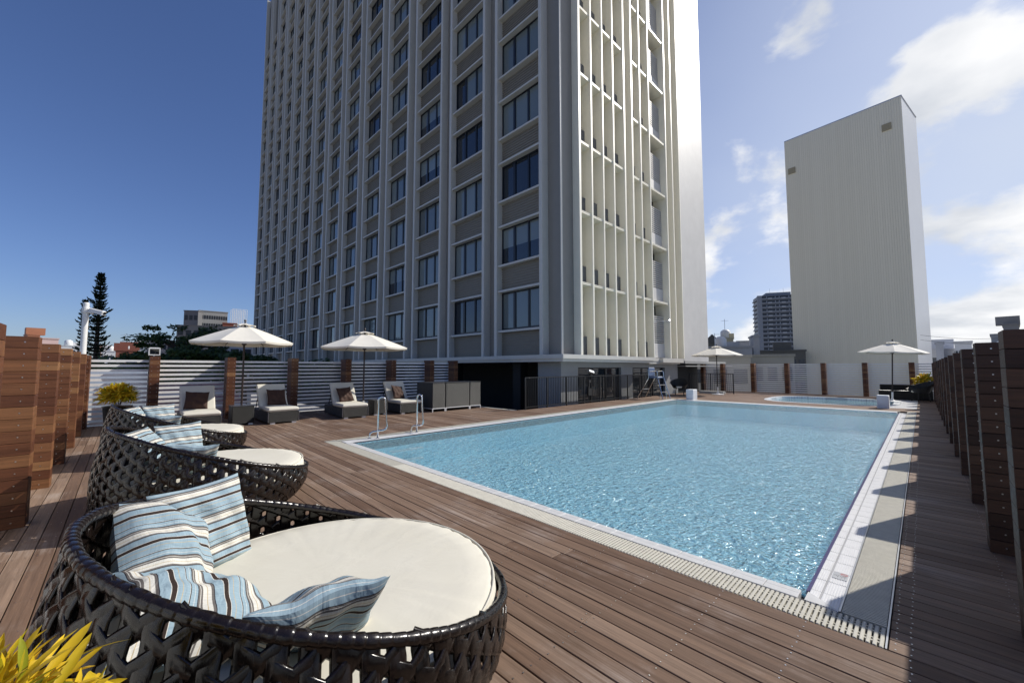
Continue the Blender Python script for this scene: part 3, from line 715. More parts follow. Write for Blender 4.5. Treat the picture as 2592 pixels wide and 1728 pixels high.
def wbox(label, x0, x1, y0, y1, h):
    t = thing('wicker_box', label, 'side table', ((x0+x1)/2, (y0+y1)/2, 0))
    b = MB(); b.cbox(x0, x1, y0, y1, .045, h, .012); ob('body', b.mesh('body', M['wicker']), t)
    b = MB(); b.cbox(x0-.006, x1+.006, y0-.006, y1+.006, h, h+.012, .004); ob('top', b.mesh('top', plain('box_top', (.07,.07,.075), .25)), t)
    fm = MB().box(-.05, .05, -.03, .03, 0, .0455).mesh('foot', M['mat_white'])
    for x in (x0+.07, x1-.07):
        for y in (y0+.05, y1-.05): ob('foot', fm, t, (x, y, 0))
wbox('black wicker box table around the pole of the first parasol', 2.06, 2.55, 12.45, 12.96, .49)
wbox('black wicker box table between the third and fourth lounger', 5.68, 6.14, 12.03, 12.48, .475)
def cabinet(x0, x1, label):
    t = thing('wicker_cabinet', label, 'cabinet', ((x0+x1)/2, 12.05, 0), 0, 'grey wicker cabinets in a row')
    b = MB(); b.cbox(x0+.004, x1-.004, 11.54, 12.55, .125, .965, .01); ob('body', b.mesh('body', M['wicker2']), t)
    b = MB(); b.cbox(x0, x1, 11.532, 12.556, .965, .985, .005); ob('top', b.mesh('top', plain('cab_top', (.05,.05,.05), .3)), t)
    b = MB(); b.box(x0, x1, 11.535, 11.56, .10, .125); b.box(x0, x1, 12.53, 12.555, .10, .125); b.box(x0, x0+.025, 11.56, 12.53, .10, .125); b.box(x1-.025, x1, 11.56, 12.53, .10, .125); ob('frame', b.mesh('frame', M['mat_white']), t)
    lm = MB().box(-.0125, .0125, -.0125, .0125, 0, .1).mesh('leg', M['mat_white'])
    for x in (x0+.0125, x1-.0125):
        for y in (11.5475, 12.5425): ob('leg', lm, t, (x, y, 0))
cabinet(7.50, 8.02, 'narrow grey wicker cabinet at the lounger end of the row')
cabinet(8.04, 9.08, 'wide grey wicker cabinet in the middle of the row')
cabinet(9.10, 9.60, 'narrow grey wicker cabinet at the dark hall end of the row')

# ------------------------------------------------------------------ parasols
def parasol(x, y, r, top, hem, rot, label, lean=0, lz=0, base=None):
    t = thing('parasol', label, 'parasol', (x, y, 0), 0, 'cream parasols')
    ln = Matrix.Rotation(R(lean), 4, Vector((math.cos(R(lz)), math.sin(R(lz)), 0)))
    b = MB(); b.tube([(0,0,.0),(0,0,.42)], .034, 10).xf(ln); ob('sleeve', b.mesh('sleeve', M['mat_white']), t, local=True)
    b = MB(); b.tube([(0,0,.40),(0,0,top+.01)], .024, 10).xf(ln); ob('pole', b.mesh('pole', M['umb_wood']), t, local=True)
    n = 8; sub = 6; b = MB(); sh = hem
    def prof(s): return top-.06 - (top-.06-sh)*(s**1.12)
    def cp(k, f, s):          # k rib, f between ribs, s from centre
        a0 = 2*math.pi*k/n+rot; a1 = 2*math.pi*(k+1)/n+rot
        p0 = Vector((math.cos(a0), math.sin(a0), 0)); p1 = Vector((math.cos(a1), math.sin(a1), 0)); q = p0.lerp(p1, f)
        sag = .022*math.sin(math.pi*f)*s
        return Vector((q.x*r*s, q.y*r*s, prof(s)-sag))
    S = [.16,.3,.45,.6,.75,.9,1.0]
    for k in range(n):
        for f in range(sub):
            for a in range(len(S)-1):
                b.quad(cp(k,f/sub,S[a]), cp(k,(f+1)/sub,S[a]), cp(k,(f+1)/sub,S[a+1]), cp(k,f/sub,S[a+1]))
            e0, e1 = cp(k,f/sub,1), cp(k,(f+1)/sub,1); dn = Vector((0,0,-.05)); b.quad(e0, e1, e1*.985+dn+Vector((0,0,.015*e1.z)), e0*.985+dn+Vector((0,0,.015*e0.z)))
    b.xf(ln); can = ob('canopy', b.mesh('canopy', M['umb'], False), t, local=True)
    b = MB()
    for k in range(n):
        for f in range(sub):
            for a, c in ((.03,.12),(.12,.22)):
                up = .055*math.sin(math.pi*f/sub)*0; 
                def vp(ff, s): q = cp(k, ff, s); return (q.x, q.y, prof(s)+.05+.03*math.sin(math.pi*ff)*(s/.22))
                b.quad(vp(f/sub,a), vp((f+1)/sub,a), vp((f+1)/sub,c), vp(f/sub,c))
    b.xf(ln); ob('vent', b.mesh('vent', M['umb'], True), can, local=True)
    b = MB(); b.lathe([(.012,0),(.028,.02),(.03,.04),(.012,.075)], 8, (0,0,top+.02)).xf(ln); ob('finial', b.mesh('finial', M['umb_wood']), t, local=True)
    b = MB(); b.lathe([(.05,0),(.06,.03),(.05,.07)], 10, (0,0,hem-.06)).xf(ln); ob('hub', b.mesh('hub', M['umb_wood']), t, local=True)
    for k in range(n):
        b = MB(); e = cp(k,0,.985); b.tube([(0,0,top-.10), (e.x, e.y, e.z-.022)], .009, 5)
        mi = cp(k,0,.5); b.tube([(0,0,hem-.03), (mi.x, mi.y, mi.z-.03)], .008, 5).xf(ln); ob('rib', b.mesh('rib', M['umb_wood']), t, local=True)
    if base:
        b = MB(); b.lathe([(.30,0),(.30,.025),(.10,.05),(.045,.10),(.045,.14)], 24); ob('foot', b.mesh('foot', M['mat_white'], False), t, local=True)
parasol(2.30, 12.70, 1.22, 2.70, 2.16, .2, 'cream parasol rising from the wicker box by the first loungers')
parasol(5.66, 12.78, 1.40, 2.70, 2.14, .05, 'cream parasol over the third and fourth lounger')
parasol(23.84, 8.02, 1.30, 2.72, 2.19, .3, 'cream parasol on a white round foot near the lifeguard chair', base=1)
parasol(24.4, .98, 1.18, 2.66, 2.17, .1, 'cream parasol leaning slightly beyond the small pool', 2.5, 10, base=1)

# ------------------------------------------------------------------ pool ladder rails
def ladder(x, y, label, rz):
    t = thing('ladder_rail', label, 'ladder', (x, y, 0), R(rz), 'chrome pool ladder rails')
    P_ = [(0,.10,0),(0,.10,.78)]
    for k in range(9): a = math.pi*k/8; P_.append((0, .03+.07*math.cos(a), .80+.07*math.sin(a)))
    P_ += [(0,-.05,.6),(0,-.075,.32),(0,-.085,.24),(0,-.06,.185),(0,.0,.165),(0,.13,.15),(0,.2,.14),(0,.25,.11),(0,.27,.05),(0,.27,0)]
    b = MB(); b.tube(P_, .0185, 10); ob('tube', b.mesh('tube', M['steel'], True), t, local=True)
    for yy in (.10, .27): b = MB(); b.lathe([(.042,0),(.042,.006),(.022,.012)], 14, (0,yy,.002)); ob('flange', b.mesh('flange', M['steel']), t, local=True)
ladder(4.03, 8.10, 'chrome ladder rail nearer the pool corner', 62)
ladder(4.98, 8.16, 'chrome ladder rail farther from the pool corner', 18)
m = MB()
stp = thing('pool_steps', 'white ladder treads under water below the chrome rails', 'steps', (4.5, 7.9, -.9))
for k in range(3): ob('tread', MB().cbox(4.12, 4.9, 7.86, 7.98, -.30-.22*k, -.27-.22*k, .01).mesh('tread', M['white_tile']), stp)

# ------------------------------------------------------------------ lifeguard chair
gc = thing('lifeguard_chair', 'tall steel lifeguard chair with blue seat at the pool corner', 'chair', (18.4, 8.9, 0))
def gt(nm, pts, r=.022): ob(nm, MB().tube(pts, r, 7).mesh(nm, M['steel']), gc)
for x in (18.08, 18.72):
    gt('leg', [(x-.06 if x < 18.4 else x+.06, 8.45, 0), (x, 8.72, 1.0), (x, 8.74, 1.28), (x, 8.80, 1.33), (x, 9.1, 1.30)])
    gt('leg', [(x-.08 if x < 18.4 else x+.08, 9.75, 0), (x, 9.18, 1.0), (x, 9.2, 1.42)])
    gt('armrest', [(x, 8.62, .0), (x, 8.60, .58), (x, 8.63, .64), (x, 8.72, .66)], .018)
for z, y in ((.35,8.55),(.68,8.64)): gt('step', [(18.06, y, z), (18.74, y, z)], .02)
gt('crossbar', [(18.08, 9.5, .45), (18.72, 9.5, .45)], .016)
ob('seat', MB().cbox(18.10, 18.70, 8.74, 9.18, 1.0, 1.07, .02).mesh('seat', M['seat_blue']), gc)
ob('backrest', MB().cbox(18.10, 18.70, 9.16, 9.21, 1.10, 1.50, .015).mesh('backrest', M['seat_blue']), gc)

# ------------------------------------------------------------------ dark furniture at the far end
def bowl_chair(x, y, rz, label, seatc):
    t = thing('bowl_chair', label, 'chair', (x, y, 0), R(rz))
    b = MB()
    for j in range(8):
        for k in range(24):
            def q(jj, kk):
                a = math.pi*(.12+1.76*kk/24)+math.pi/2*0; u = jj/8; rr = .30+.16*u; h = .38+u*(.16+.36*math.sin(math.pi*kk/24)**2)
                return (rr*math.cos(a), rr*math.sin(a), h)
            b.quad(q(j,k), q(j,k+1), q(j+1,k+1), q(j+1,k))
    ob('shell', b.mesh('shell', M['wicker'], True), t, local=True)
    b = MB(); b.lathe([(.02,.40),(.28,.40),(.30,.44),(.27,.47),(.02,.475)], 20); ob('seat_cushion', b.mesh('seat_cushion', seatc, True), t, local=True)
    for k in range(4): a = math.pi/4+k*math.pi/2; ob('leg', MB().tube([(.24*math.cos(a),.24*math.sin(a),.40),(.30*math.cos(a),.30*math.sin(a),0)], .015, 6).mesh('leg', M['black']), t, local=True)
bowl_chair(21.6, 9.2, 200, 'dark round wicker chair with pale seat beside the lifeguard chair', M['cream'])
bowl_chair(25.4, .10, 120, 'dark wicker chair with pale seat in the shaded far corner by the croton', M['cream'])
dl = thing('dark_bench', 'long black wicker bench in the shaded far corner', 'bench', (26.3, .5, 0))
ob('body', MB().cbox(25.9, 27.0, -.3, 1.5, .03, .42, .02).mesh('body', M['wicker']), dl)
ob('back', MB().cbox(26.8, 26.98, -.3, 1.5, .42, .68, .02).mesh('back', M['wicker']), dl)
pt_ = thing('planter_tray', 'grey tray with small plants against the far slat fence', 'planter', (24.6, 8.6, 0))
ob('tray', MB().cbox(24.3, 24.75, 7.9, 9.2, 0, .14, .01).mesh('tray', plain('tray_grey', (.4,.4,.38), .7)), pt_)

# ------------------------------------------------------------------ crotons
def croton(x, y, z, n, rad, ln, wd, label, pot, seed=1, zs=.75):
    t = thing('croton_plant', label, 'plant', (x, y, 0)); rr = random.Random(seed); b = MB()
    for k in range(n):
        a = rr.uniform(0, 2*math.pi); el = rr.uniform(-.45, 1.45); d0 = rad*rr.uniform(.05, .72)**.7
        o = Vector((d0*math.cos(a)*math.cos(el), d0*math.sin(a)*math.cos(el), z+d0*math.sin(el)*zs))
        a += rr.uniform(-1.4, 1.4); el = max(-.3, el+rr.uniform(-.8, .5))
        d = Vector((math.cos(a)*math.cos(el), math.sin(a)*math.cos(el), math.sin(el))).normalized(); sd = d.cross(Vector((0,0,1)))
        if sd.length < .1: sd = Vector((1,0,0))
        sd.normalize(); sd = Matrix.Rotation(rr.uniform(-.9,.9), 3, d) @ sd; nu = sd.cross(d); L_ = ln*rr.uniform(.6, 1.25); cv = rr.uniform(-.35, .7); w_ = wd*rr.uniform(.7, 1.3)
        i = len(b.v); seg = 6
        for j in range(seg+1):
            s = j/seg; c = o + d*(L_*s) - nu*(cv*L_*s*s) ; ww = w_*math.sin(math.pi*min(1, .06+s*.94))**.6*.5; fold = nu*(ww*.5)
            b.v += [tuple(c+sd*ww+fold), tuple(c), tuple(c-sd*ww+fold)]
        for j in range(seg):
            for q in (0, 1): b.f.append((i+j*3+q, i+j*3+q+1, i+j*3+q+4, i+j*3+q+3)); b.m.append(0)
    ob('leaves', b.mesh('leaves', M['croton'], True), t, local=True)['kind'] = 'stuff'
    b = MB()
    for k in range(9): a = k*.7; b.tube([(.02*math.cos(a),.02*math.sin(a),pot[1]-.05),(rad*.35*math.cos(a),rad*.35*math.sin(a),z+rad*.3)], .009, 5)
    ob('stems', b.mesh('stems', M['bark']), t, local=True)
    b = MB(); r_, h_ = pot; b.lathe([(r_*.78,0),(r_*.8,.02),(r_,h_-.03),(r_*1.05,h_-.02),(r_*1.05,h_),(r_*.92,h_),(r_*.9,h_-.05),(.01,h_-.05)], 28); ob('pot', b.mesh('pot', plain('dark_pot', (.02,.02,.022), .4), True), t, local=True)
croton(-.185, 1.20, .785, 700, .235, .085, .017, 'yellow croton plant close in front of the first round daybed', (.17, .62), 4)
croton(-.06, 13.55, .80, 1500, .40, .13, .032, 'round yellow croton bush in a black pot before the slat fence', (.26, .58), 5)
croton(26.4, -.05, .85, 300, .42, .2, .05, 'yellow croton bush in the shaded far corner of the deck', (.26, .62), 6)

# ------------------------------------------------------------------ round rattan daybeds
def make_daybed():
    t = thing('round_daybed', 'x', 'daybed', group='round rattan daybeds')
    NC = 66; RA = 1.0
    def kk(th): return (1-math.cos(th))/2
    def hh(th): return .285+.60*kk(th)**1.1
    def P_(th, z, off=0):
        k = kk(th); u = max(0, min(1, z/hh(th))); r = (.80+.17*k)*(1-u)+(.937-.048*k**1.5)*u+.055*math.sin(math.pi*u)+off
        return Vector((r*math.cos(th), r*math.sin(th), z))
    b = MB(); dth = 2*math.pi/NC; d = dth*1.0; a_ = 1.155*d; wv = .0335; wd_ = .030
    def ribbon(pts, wdirs, half, thick=.0035):
        i = len(b.v); n = len(pts)
        for p, wv_ in zip(pts, wdirs):
            nr = Vector((p.x, p.y, 0)).normalized()
            b.v += [tuple(p+wv_*half-nr*.0035), tuple(p+wv_*half*.72+nr*thick), tuple(p-wv_*half*.72+nr*thick), tuple(p-wv_*half-nr*.0035), tuple(p-wv_*half*.5-nr*thick), tuple(p+wv_*half*.5-nr*thick)]
        for j in range(n-1):
            for q in range(6): b.f.append((i+j*6+q, i+j*6+(q+1)%6, i+j*6+6+(q+1)%6, i+j*6+6+q)); b.m.append(0)
    for c in range(NC):
        th = c*dth; H_ = hh(th); n = max(4, int(H_/(a_/4))); pts = []; wd = []
        for j in range(n+1):
            z = .012+(H_-.012)*j/n; pts.append(P_(th, z, .0045*math.sin(2*math.pi*z/a_+c*math.pi))); wd.append(Vector((-math.sin(th), math.cos(th), 0)))
        ribbon(pts, wd, wv)
    for sg in (1, -1):
        k = -NC
        for k in range(-NC, 2*NC):
            run_p = []; run_w = []
            for c4 in range(0, NC*3+1):
                th = c4*dth/3; z = k*a_+a_*.25*(1+sg)+sg*(c4/3)*a_/2
                H_ = hh(th)
                if .012 <= z <= H_+.01:
                    run_p.append(P_(th, z, .0045*math.cos(2*math.pi*(c4/3)+sg))); run_w.append(Vector((-math.sin(th)*(-sg)*.5, math.cos(th)*(-sg)*.5, .866)))
                elif run_p:
                    if len(run_p) > 1: ribbon(run_p, run_w, wd_)
                    run_p, run_w = [], []
            if len(run_p) > 1: ribbon(run_p, run_w, wd_)
    o = ob('weave', b.mesh('weave', M['rattan'], True), t, local=True); o['kind'] = 'stuff'
    b = MB(); n = 1440; pts = []; rs = []
    for k in range(n):
        th = 2*math.pi*k/n; z = hh(th); pts.append(P_(th, z, -.004)); q = (k/11.0+.16*math.sin(k*.037)+.1*math.sin(k*.091)) % 1.0; rs.append(.0215+.0045*q**.7*(1-.4*q**5)+.0015*math.sin(k*.11))
    b.tube(pts, rs, 10, True); ob('rim', b.mesh('rim', M['rattan'], True), t, local=True)
    b = MB(); b.lathe([(.78,0),(.80,.0),(.80,.03),(.78,.03)], 60, cap=False); ob('base_ring', b.mesh('base_ring', M['rattan'], True), t, local=True)
    b = MB(); b.lathe([(.02,.16),(.84,.16),(.84,.195),(.02,.20)], 48); ob('platform', b.mesh('platform', M['basket_in']), t, local=True)
    b = MB(); prof = [(.01,.205),(.81,.205),(.85,.215),(.875,.24),(.883,.29),(.877,.355),(.862,.39),(.832,.408),(.72,.419),(.4,.426),(.01,.428)]
    n = 120; i = 0
    for r, z in prof:
        for k in range(n):
            a = 2*math.pi*k/n; wr = (.0035*math.sin(31*a+3*math.sin(5*a))+.003*math.sin(53*a))*max(0, (r-.55)/.3)*max(0, (z-.24)/.18)
            b.v.append((r*math.cos(a)+.02, r*math.sin(a), z+wr))
    for j in range(len(prof)-1):
        for k in range(n): b.f.append((j*n+k, j*n+(k+1)%n, (j+1)*n+(k+1)%n, (j+1)*n+k)); b.m.append(0)
    b.f.append(tuple(range((len(prof)-1)*n, len(prof)*n))); b.m.append(0)
    sc_ = ob('seat_cushion', b.mesh('seat_cushion', M['cream'], True), t, local=True)
    for zz_ in (.396, .228): ob('piping', MB().tube([((.866)*math.cos(2*math.pi*k/90)+.02, (.866)*math.sin(2*math.pi*k/90), zz_) for k in range(90)], .0065, 6, True).mesh('piping', M['cream'], True), sc_, local=True)
    return t
db = make_daybed()
DB = [(.778, 2.20, -2, 'round rattan daybed beside the yellow croton, four striped pillows inside'),
      (.80, 5.68, 3, 'round rattan daybed in the middle of the three'),
      (.78, 9.05, -2, 'round rattan daybed next to the shaded sun lounger')]
for k, (x, y, rz, lab) in enumerate(DB):
    o = db if k == 0 else copy_tree(db); o.location = (x, y, 0); o.rotation_euler = (0, 0, R(rz)); o['label'] = lab
def spillow(loc, nrm, up, size, h, bend, seed, label, roll=0, twist=0):
    n = Vector(nrm).normalized(); u = Vector(up); u = (u-n*u.dot(n)).normalized(); r = u.cross(n)
    Mx = Matrix((r, u, n)).transposed().to_4x4() @ Matrix.Rotation(R(roll), 4, 'Z')
    o = ob('pillow', pillow_mesh(size, h, M['stripe'], bend, seed, twist), None, loc, Mx.to_euler(), label, 'pillow', 'striped pillows on the daybeds'); return o
spillow((.36, 2.80, .625), (.42, -.80, .30), (0,0,1), .48, .15, .0, 11, 'striped pillow standing upright against the far rim of the first daybed')
spillow((.22, 2.53, .63), (.72, -.35, .55), (-.1,.15,1), .48, .21, -.14, 12, 'bulging striped pillow leaning on the high back of the first daybed', -38)
spillow((.25, 2.04, .575), (.45, .05, .88), (-.75,.35,.4), .54, .19, -.14, 13, 'folded striped pillow with brown edge slumped in the first daybed', 30, .08)
spillow((.57, 1.66, .545), (.18, .62, .72), (.0,-.5,.8), .47, .16, .02, 14, 'striped pillow lying along the near rim of the first daybed', -6, -.05)
for k, (dx, dy) in enumerate(((.80, 5.68), (.78, 9.05))):
    w_ = ('middle', 'last')[k]
    spillow((dx-.26, dy+.56, .60), (.35, -.85, .35), (0,0,1), .48, .15, .0, 21+10*k, 'upright striped pillow at the far side of the %s daybed' % w_)
    spillow((dx-.56, dy+.28, .62), (.72, -.45, .55), (0,.1,1), .49, .17, -.05, 22+10*k, 'striped pillow against the back of the %s daybed' % w_, 8)
    spillow((dx-.60, dy-.18, .64), (.72, .1, .66), (-.3,0,1), .47, .16, -.06, 23+10*k, 'striped pillow high on the back rim of the %s daybed' % w_, -10)
    spillow((dx-.28, dy-.52, .56), (.25, .75, .60), (0,-.4,.8), .45, .15, .04, 24+10*k, 'striped pillow curled at the near rim of the %s daybed' % w_)

# ------------------------------------------------------------------ camera mast and floodlight on the fence
ms = thing('camera_mast', 'white steel mast with a security camera at the fence corner', 'mast', (-.72, 14.15, 0))
ob('pole', MB().lathe([(.056,0),(.056,3.06),(.045,3.08)], 20, (-.72,14.15,0)).mesh('pole', M['mat_white'], False), ms)
cb_ = ob('camera_head', MB().cbox(-.17,.17,-.055,.055,-.05,.05,.015).xf(Matrix.Translation((-.52,14.0,2.86)) @ Matrix.Rotation(R(-40),4,'Z') @ Matrix.Rotation(R(14),4,'Y')).mesh('camera_head', M['mat_white']), ms)
ob('lens', MB().lathe([(.035,0),(.035,.012)], 14).xf(Matrix.Translation((-.52,14.0,2.86)) @ Matrix.Rotation(R(-40),4,'Z') @ Matrix.Rotation(R(14),4,'Y') @ Matrix.Translation((.171,0,0)) @ Matrix.Rotation(R(90),4,'Y')).mesh('lens', M['black']), cb_)
ob('collar', MB().lathe([(.07,0),(.075,.02),(.075,.12),(.07,.14)], 16, (-.72,14.15,2.82)).mesh('collar', M['mat_white']), ms)
ob('bracket', MB().tube([(-.70,14.13,2.88),(-.60,14.06,2.80)], .025, 8).mesh('bracket', M['mat_white']), ms)
fb = thing('floodlight', 'white square floodlight standing on a timber pier of the slat fence', 'lamp', (.58, 14.40, PH))
rm = Matrix.Translation((.58,14.42,PH+.13)) @ Matrix.Rotation(R(6),4,'X')
ob('housing', MB().cbox(-.12,.12,-.02,.13,-.10,.10,.02).xf(rm).mesh('housing', M['mat_white']), fb)
ob('bezel', MB().box(-.12,.12,-.05,-.021,.075,.10).box(-.12,.12,-.05,-.021,-.10,-.075).box(-.12,-.095,-.05,-.021,-.075,.075).box(.095,.12,-.05,-.021,-.075,.075).xf(rm).mesh('bezel', M['mat_white']), fb)
ob('lamp_glass', MB().box(-.095,.095,-.028,-.0212,-.075,.075).xf(rm).mesh('lamp_glass', M['glass']), fb)
ob('stand', MB().tube([(.58,14.45,PH),(.58,14.45,PH+.05)], .02, 8).mesh('stand', M['alu']), fb)

# ------------------------------------------------------------------ pale screen tower and the town
GZ = -15.0
A, B, C_ = Vector((51.64,9.54,0)), Vector((50.3,.18,0)), Vector((55.84,-.74,0)); 
A, B, C_ = A*1.42, B*1.42, C_*1.42; D_ = A+(C_-B)
tw = thing('blank_tower', 'blank beige tower clad in vertical ribs beyond the far fence', 'building', (74.5, 5.7, GZ))
TH = 1.5+25*1.42
m = MB()
for p, q in ((A,B),(B,C_),(C_,D_),(D_,A)): m.quad((p.x,p.y,GZ),(q.x,q.y,GZ),(q.x,q.y,TH),(p.x,p.y,TH))
m.quad(*[(p.x,p.y,TH) for p in (A,B,C_,D_)])
m.f = [f if i == 4 else f[::-1] for i, f in enumerate(m.f)]; m.f[4] = m.f[4][::-1]
ob('core', m.mesh('core', plain('tower_side_metal', (.66,.67,.68), .35, .2, .03, .4)), tw)
ud = (B-A).normalized(); nn = Vector((-ud.y, ud.x, 0)); nn = nn if nn.x < 0 else -nn
wdt = (B-A).length; npan = 54; t = NT('tower_panel'); oi = t.new('ShaderNodeObjectInfo')
tp = t.bsdf(t.mix(oi.outputs['Random'], (.83,.80,.66), (.86,.83,.69)), .5)
pwid = wdt/npan; ang = math.atan2(ud.y, ud.x)
pm = MB().box(.006, pwid-.006, -.02, .06, GZ, TH).mesh('panel', tp)
side = 1 if Vector((-math.sin(ang), math.cos(ang), 0)).dot(nn) > 0 else -1
if side < 0: pm = MB().box(.006, pwid-.006, -.06, .02, GZ, TH).mesh('panel', tp)
for k in range(npan): ob('panel', pm, tw, A+ud*(k*pwid), (0,0,ang))
for u, z in ((.065, 32.0), (.885, 33.5)):
    c = A+ud*(wdt*u)+nn*.09; q = MB().box(-.47,.47,-.09,.09,-.45,.45).xf(Matrix.Translation((c.x,c.y,z)) @ Matrix.Rotation(ang,4,'Z')); ob('vent', q.mesh('vent', plain('vent_beige', (.36,.32,.22), .6)), tw)
q = MB()
for p, r_ in ((A,B),(B,C_)):
    d = (r_-p).normalized(); q.tube([(p.x,p.y,TH+.06),(r_.x,r_.y,TH+.06)], .10, 4)
ob('coping', q.mesh('coping', M['alu']), tw)

wincol = [plain('town_glass', (.05,.06,.075), .2), plain('town_glass_dark', (.02,.022,.025), .3)]
def house(xl, xr, yt, dist, label, col, depth=10, rows=3, cols=5, rot=0, fh=None, roofbits=0, zb=GZ, band=False, wmat=0, cat='building'):
    """a box-shaped town building whose front spans the given pixels at the given distance"""
    p0, p1 = at(xl, 900, dist), at(xr, 900, dist); top = at((xl+xr)/2, yt, dist).z
    c = (p0+p1)/2; wdt = math.hypot(p1.x-p0.x, p1.y-p0.y); an = math.atan2(p1.y-p0.y, p1.x-p0.x)+R(rot)
    t = thing('town_building', label, cat, (c.x, c.y, zb), an)
    pc = plain('town_paint', col, .75, 0, .1, .35)
    h = top-zb
    ob('wall', MB().box(-wdt/2, wdt/2, 0, depth, 0, h).mesh('wall', pc), t, local=True)
    ob('roof', MB().box(-wdt/2-.12, wdt/2+.12, -.12, depth+.12, h, h+.25).mesh('roof', plain('town_roof', tuple(v*.9 for v in col), .8)), t, local=True)
    fh = fh or 3.1; n = 0
    cw = wdt/cols; wm_ = MB().box(-cw*.33, cw*.33, -.06, .1, 0, fh*.45).mesh('window', wincol[wmat])
    for r in range(rows):
        z = h-1.2-fh*.45-r*fh
        for k in range(cols): ob('window', wm_, t, (-wdt/2+(k+.5)*cw, 0, z), local=True)
        if band: ob('balcony', MB().box(-wdt/2, wdt/2, -.9, -.07, z-1.0, z-.15).mesh('balcony', pc), t, local=True)
    sw = depth/3
    sm = MB().box(-.06, .1, -sw*.28, sw*.28, 0, fh*.45).mesh('window', wincol[wmat])
    for r in range(rows):
        for k in range(3): ob('window', sm, t, (-wdt/2, (k+.5)*sw, h-1.2-fh*.45-r*fh), local=True)
    rr = random.Random(int(xl*7+yt))
    for k in range(roofbits):
        x = rr.uniform(-wdt*.4, wdt*.3); y = rr.uniform(.5, depth*.6); s = rr.uniform(.8, 1.8)
        if k % 3 == 2: ob('antenna', MB().tube([(x,y,h),(x,y,h+s*2.4)], .04, 5).tube([(x-.6,y,h+s*2.2),(x+.6,y,h+s*2.2)], .03, 4).mesh('antenna', M['alu']), t, local=True)
        elif k % 3 == 1: ob('water_tank', MB().lathe([(s*.5,0),(s*.55,.1),(s*.55,s*.8),(s*.3,s*1.05),(.02,s*1.1)], 14, (x,y,h+.25)).mesh('water_tank', M['mat_white'], True), t, local=True)
        else: ob('roof_box', MB().box(x-s, x+s, y, y+s*1.6, h+.2, h+.2+s*1.1).mesh('roof_box', pc), t, local=True)
    return t
# left of the hotel
house(-260, 60, 872, 120, 'white apartment block with rooftop boxes over the timber fence', (.62,.62,.60), 14, 2, 9, 8, roofbits=6)
house(66, 98, 848, 132, 'small building with an orange rooftop tank room', (.36,.15,.08), 5, 1, 2, 6, roofbits=1)
house(100, 146, 858, 128, 'pale pink building with rows of square windows', (.55,.40,.38), 12, 3, 6, 10)
house(150, 206, 876, 190, 'low white house beside the tall pine', (.66,.67,.68), 10, 2, 4, 0, roofbits=3)
house(240, 256, 876, 150, 'narrow peach coloured block behind the pine', (.60,.42,.34), 8, 2, 2)
house(256, 290, 890, 170, 'white roof with a round tank behind the slat fence', (.68,.69,.70), 8, 1, 3, 0, roofbits=2)
house(292, 345, 888, 105, 'brick red low building behind the slat fence', (.22,.075,.05), 10, 1, 4, 0, roofbits=5)
house(322, 372, 868, 210, 'grey white office block between the trees', (.55,.57,.60), 12, 3, 5, -6, band=True)
house(345, 375, 864, 230, 'white stepped apartment house behind the dark tree', (.70,.71,.71), 10, 3, 4, 5, roofbits=2)
house(372, 440, 862, 160, 'grey office building behind the crooked tree', (.42,.42,.41), 12, 2, 7, 4, roofbits=4)
house(440, 600, 826, 140, 'broad dark grey civic hall with a ribbed front', (.17,.17,.17), 22, 2, 8, -14, roofbits=0, wmat=1)
house(458, 498, 787, 150, 'dark concrete rooftop volume of the civic hall', (.15,.15,.155), 16, 2, 3, -25, wmat=1)
house(498, 572, 789, 152, 'ribbed grey concrete rooftop volume of the civic hall', (.28,.28,.27), 16, 3, 12, 8, fh=2.4, wmat=1)
house(560, 596, 819, 145, 'red brown wall beside the civic hall', (.30,.09,.05), 10, 1, 3)
house(545, 640, 862, 70, 'pale blue grey house wall behind the first parasol', (.50,.54,.60), 8, 1, 3, 6)
lt = thing('lattice_tower', 'white steel lattice mast on a roof near the hotel edge', 'mast', at(606, 830, 150))
lb = at(606, 826, 150); q = MB(); hh_ = at(606, 783, 150).z-lb.z; wq = 1.9
for i in range(5):
    for s in (0, 3):
        q.tube([(lb.x-wq+i*wq/2, lb.y+s, lb.z-2), (lb.x-wq+i*wq/2, lb.y+s, lb.z+hh_)], .07, 4)
for j in range(9):
    for s in (0, 3): q.tube([(lb.x-wq, lb.y+s, lb.z+j*hh_/8), (lb.x+wq, lb.y+s, lb.z+j*hh_/8)], .06, 4)
ob('lattice', q.mesh('lattice', M['mat_white']), lt)
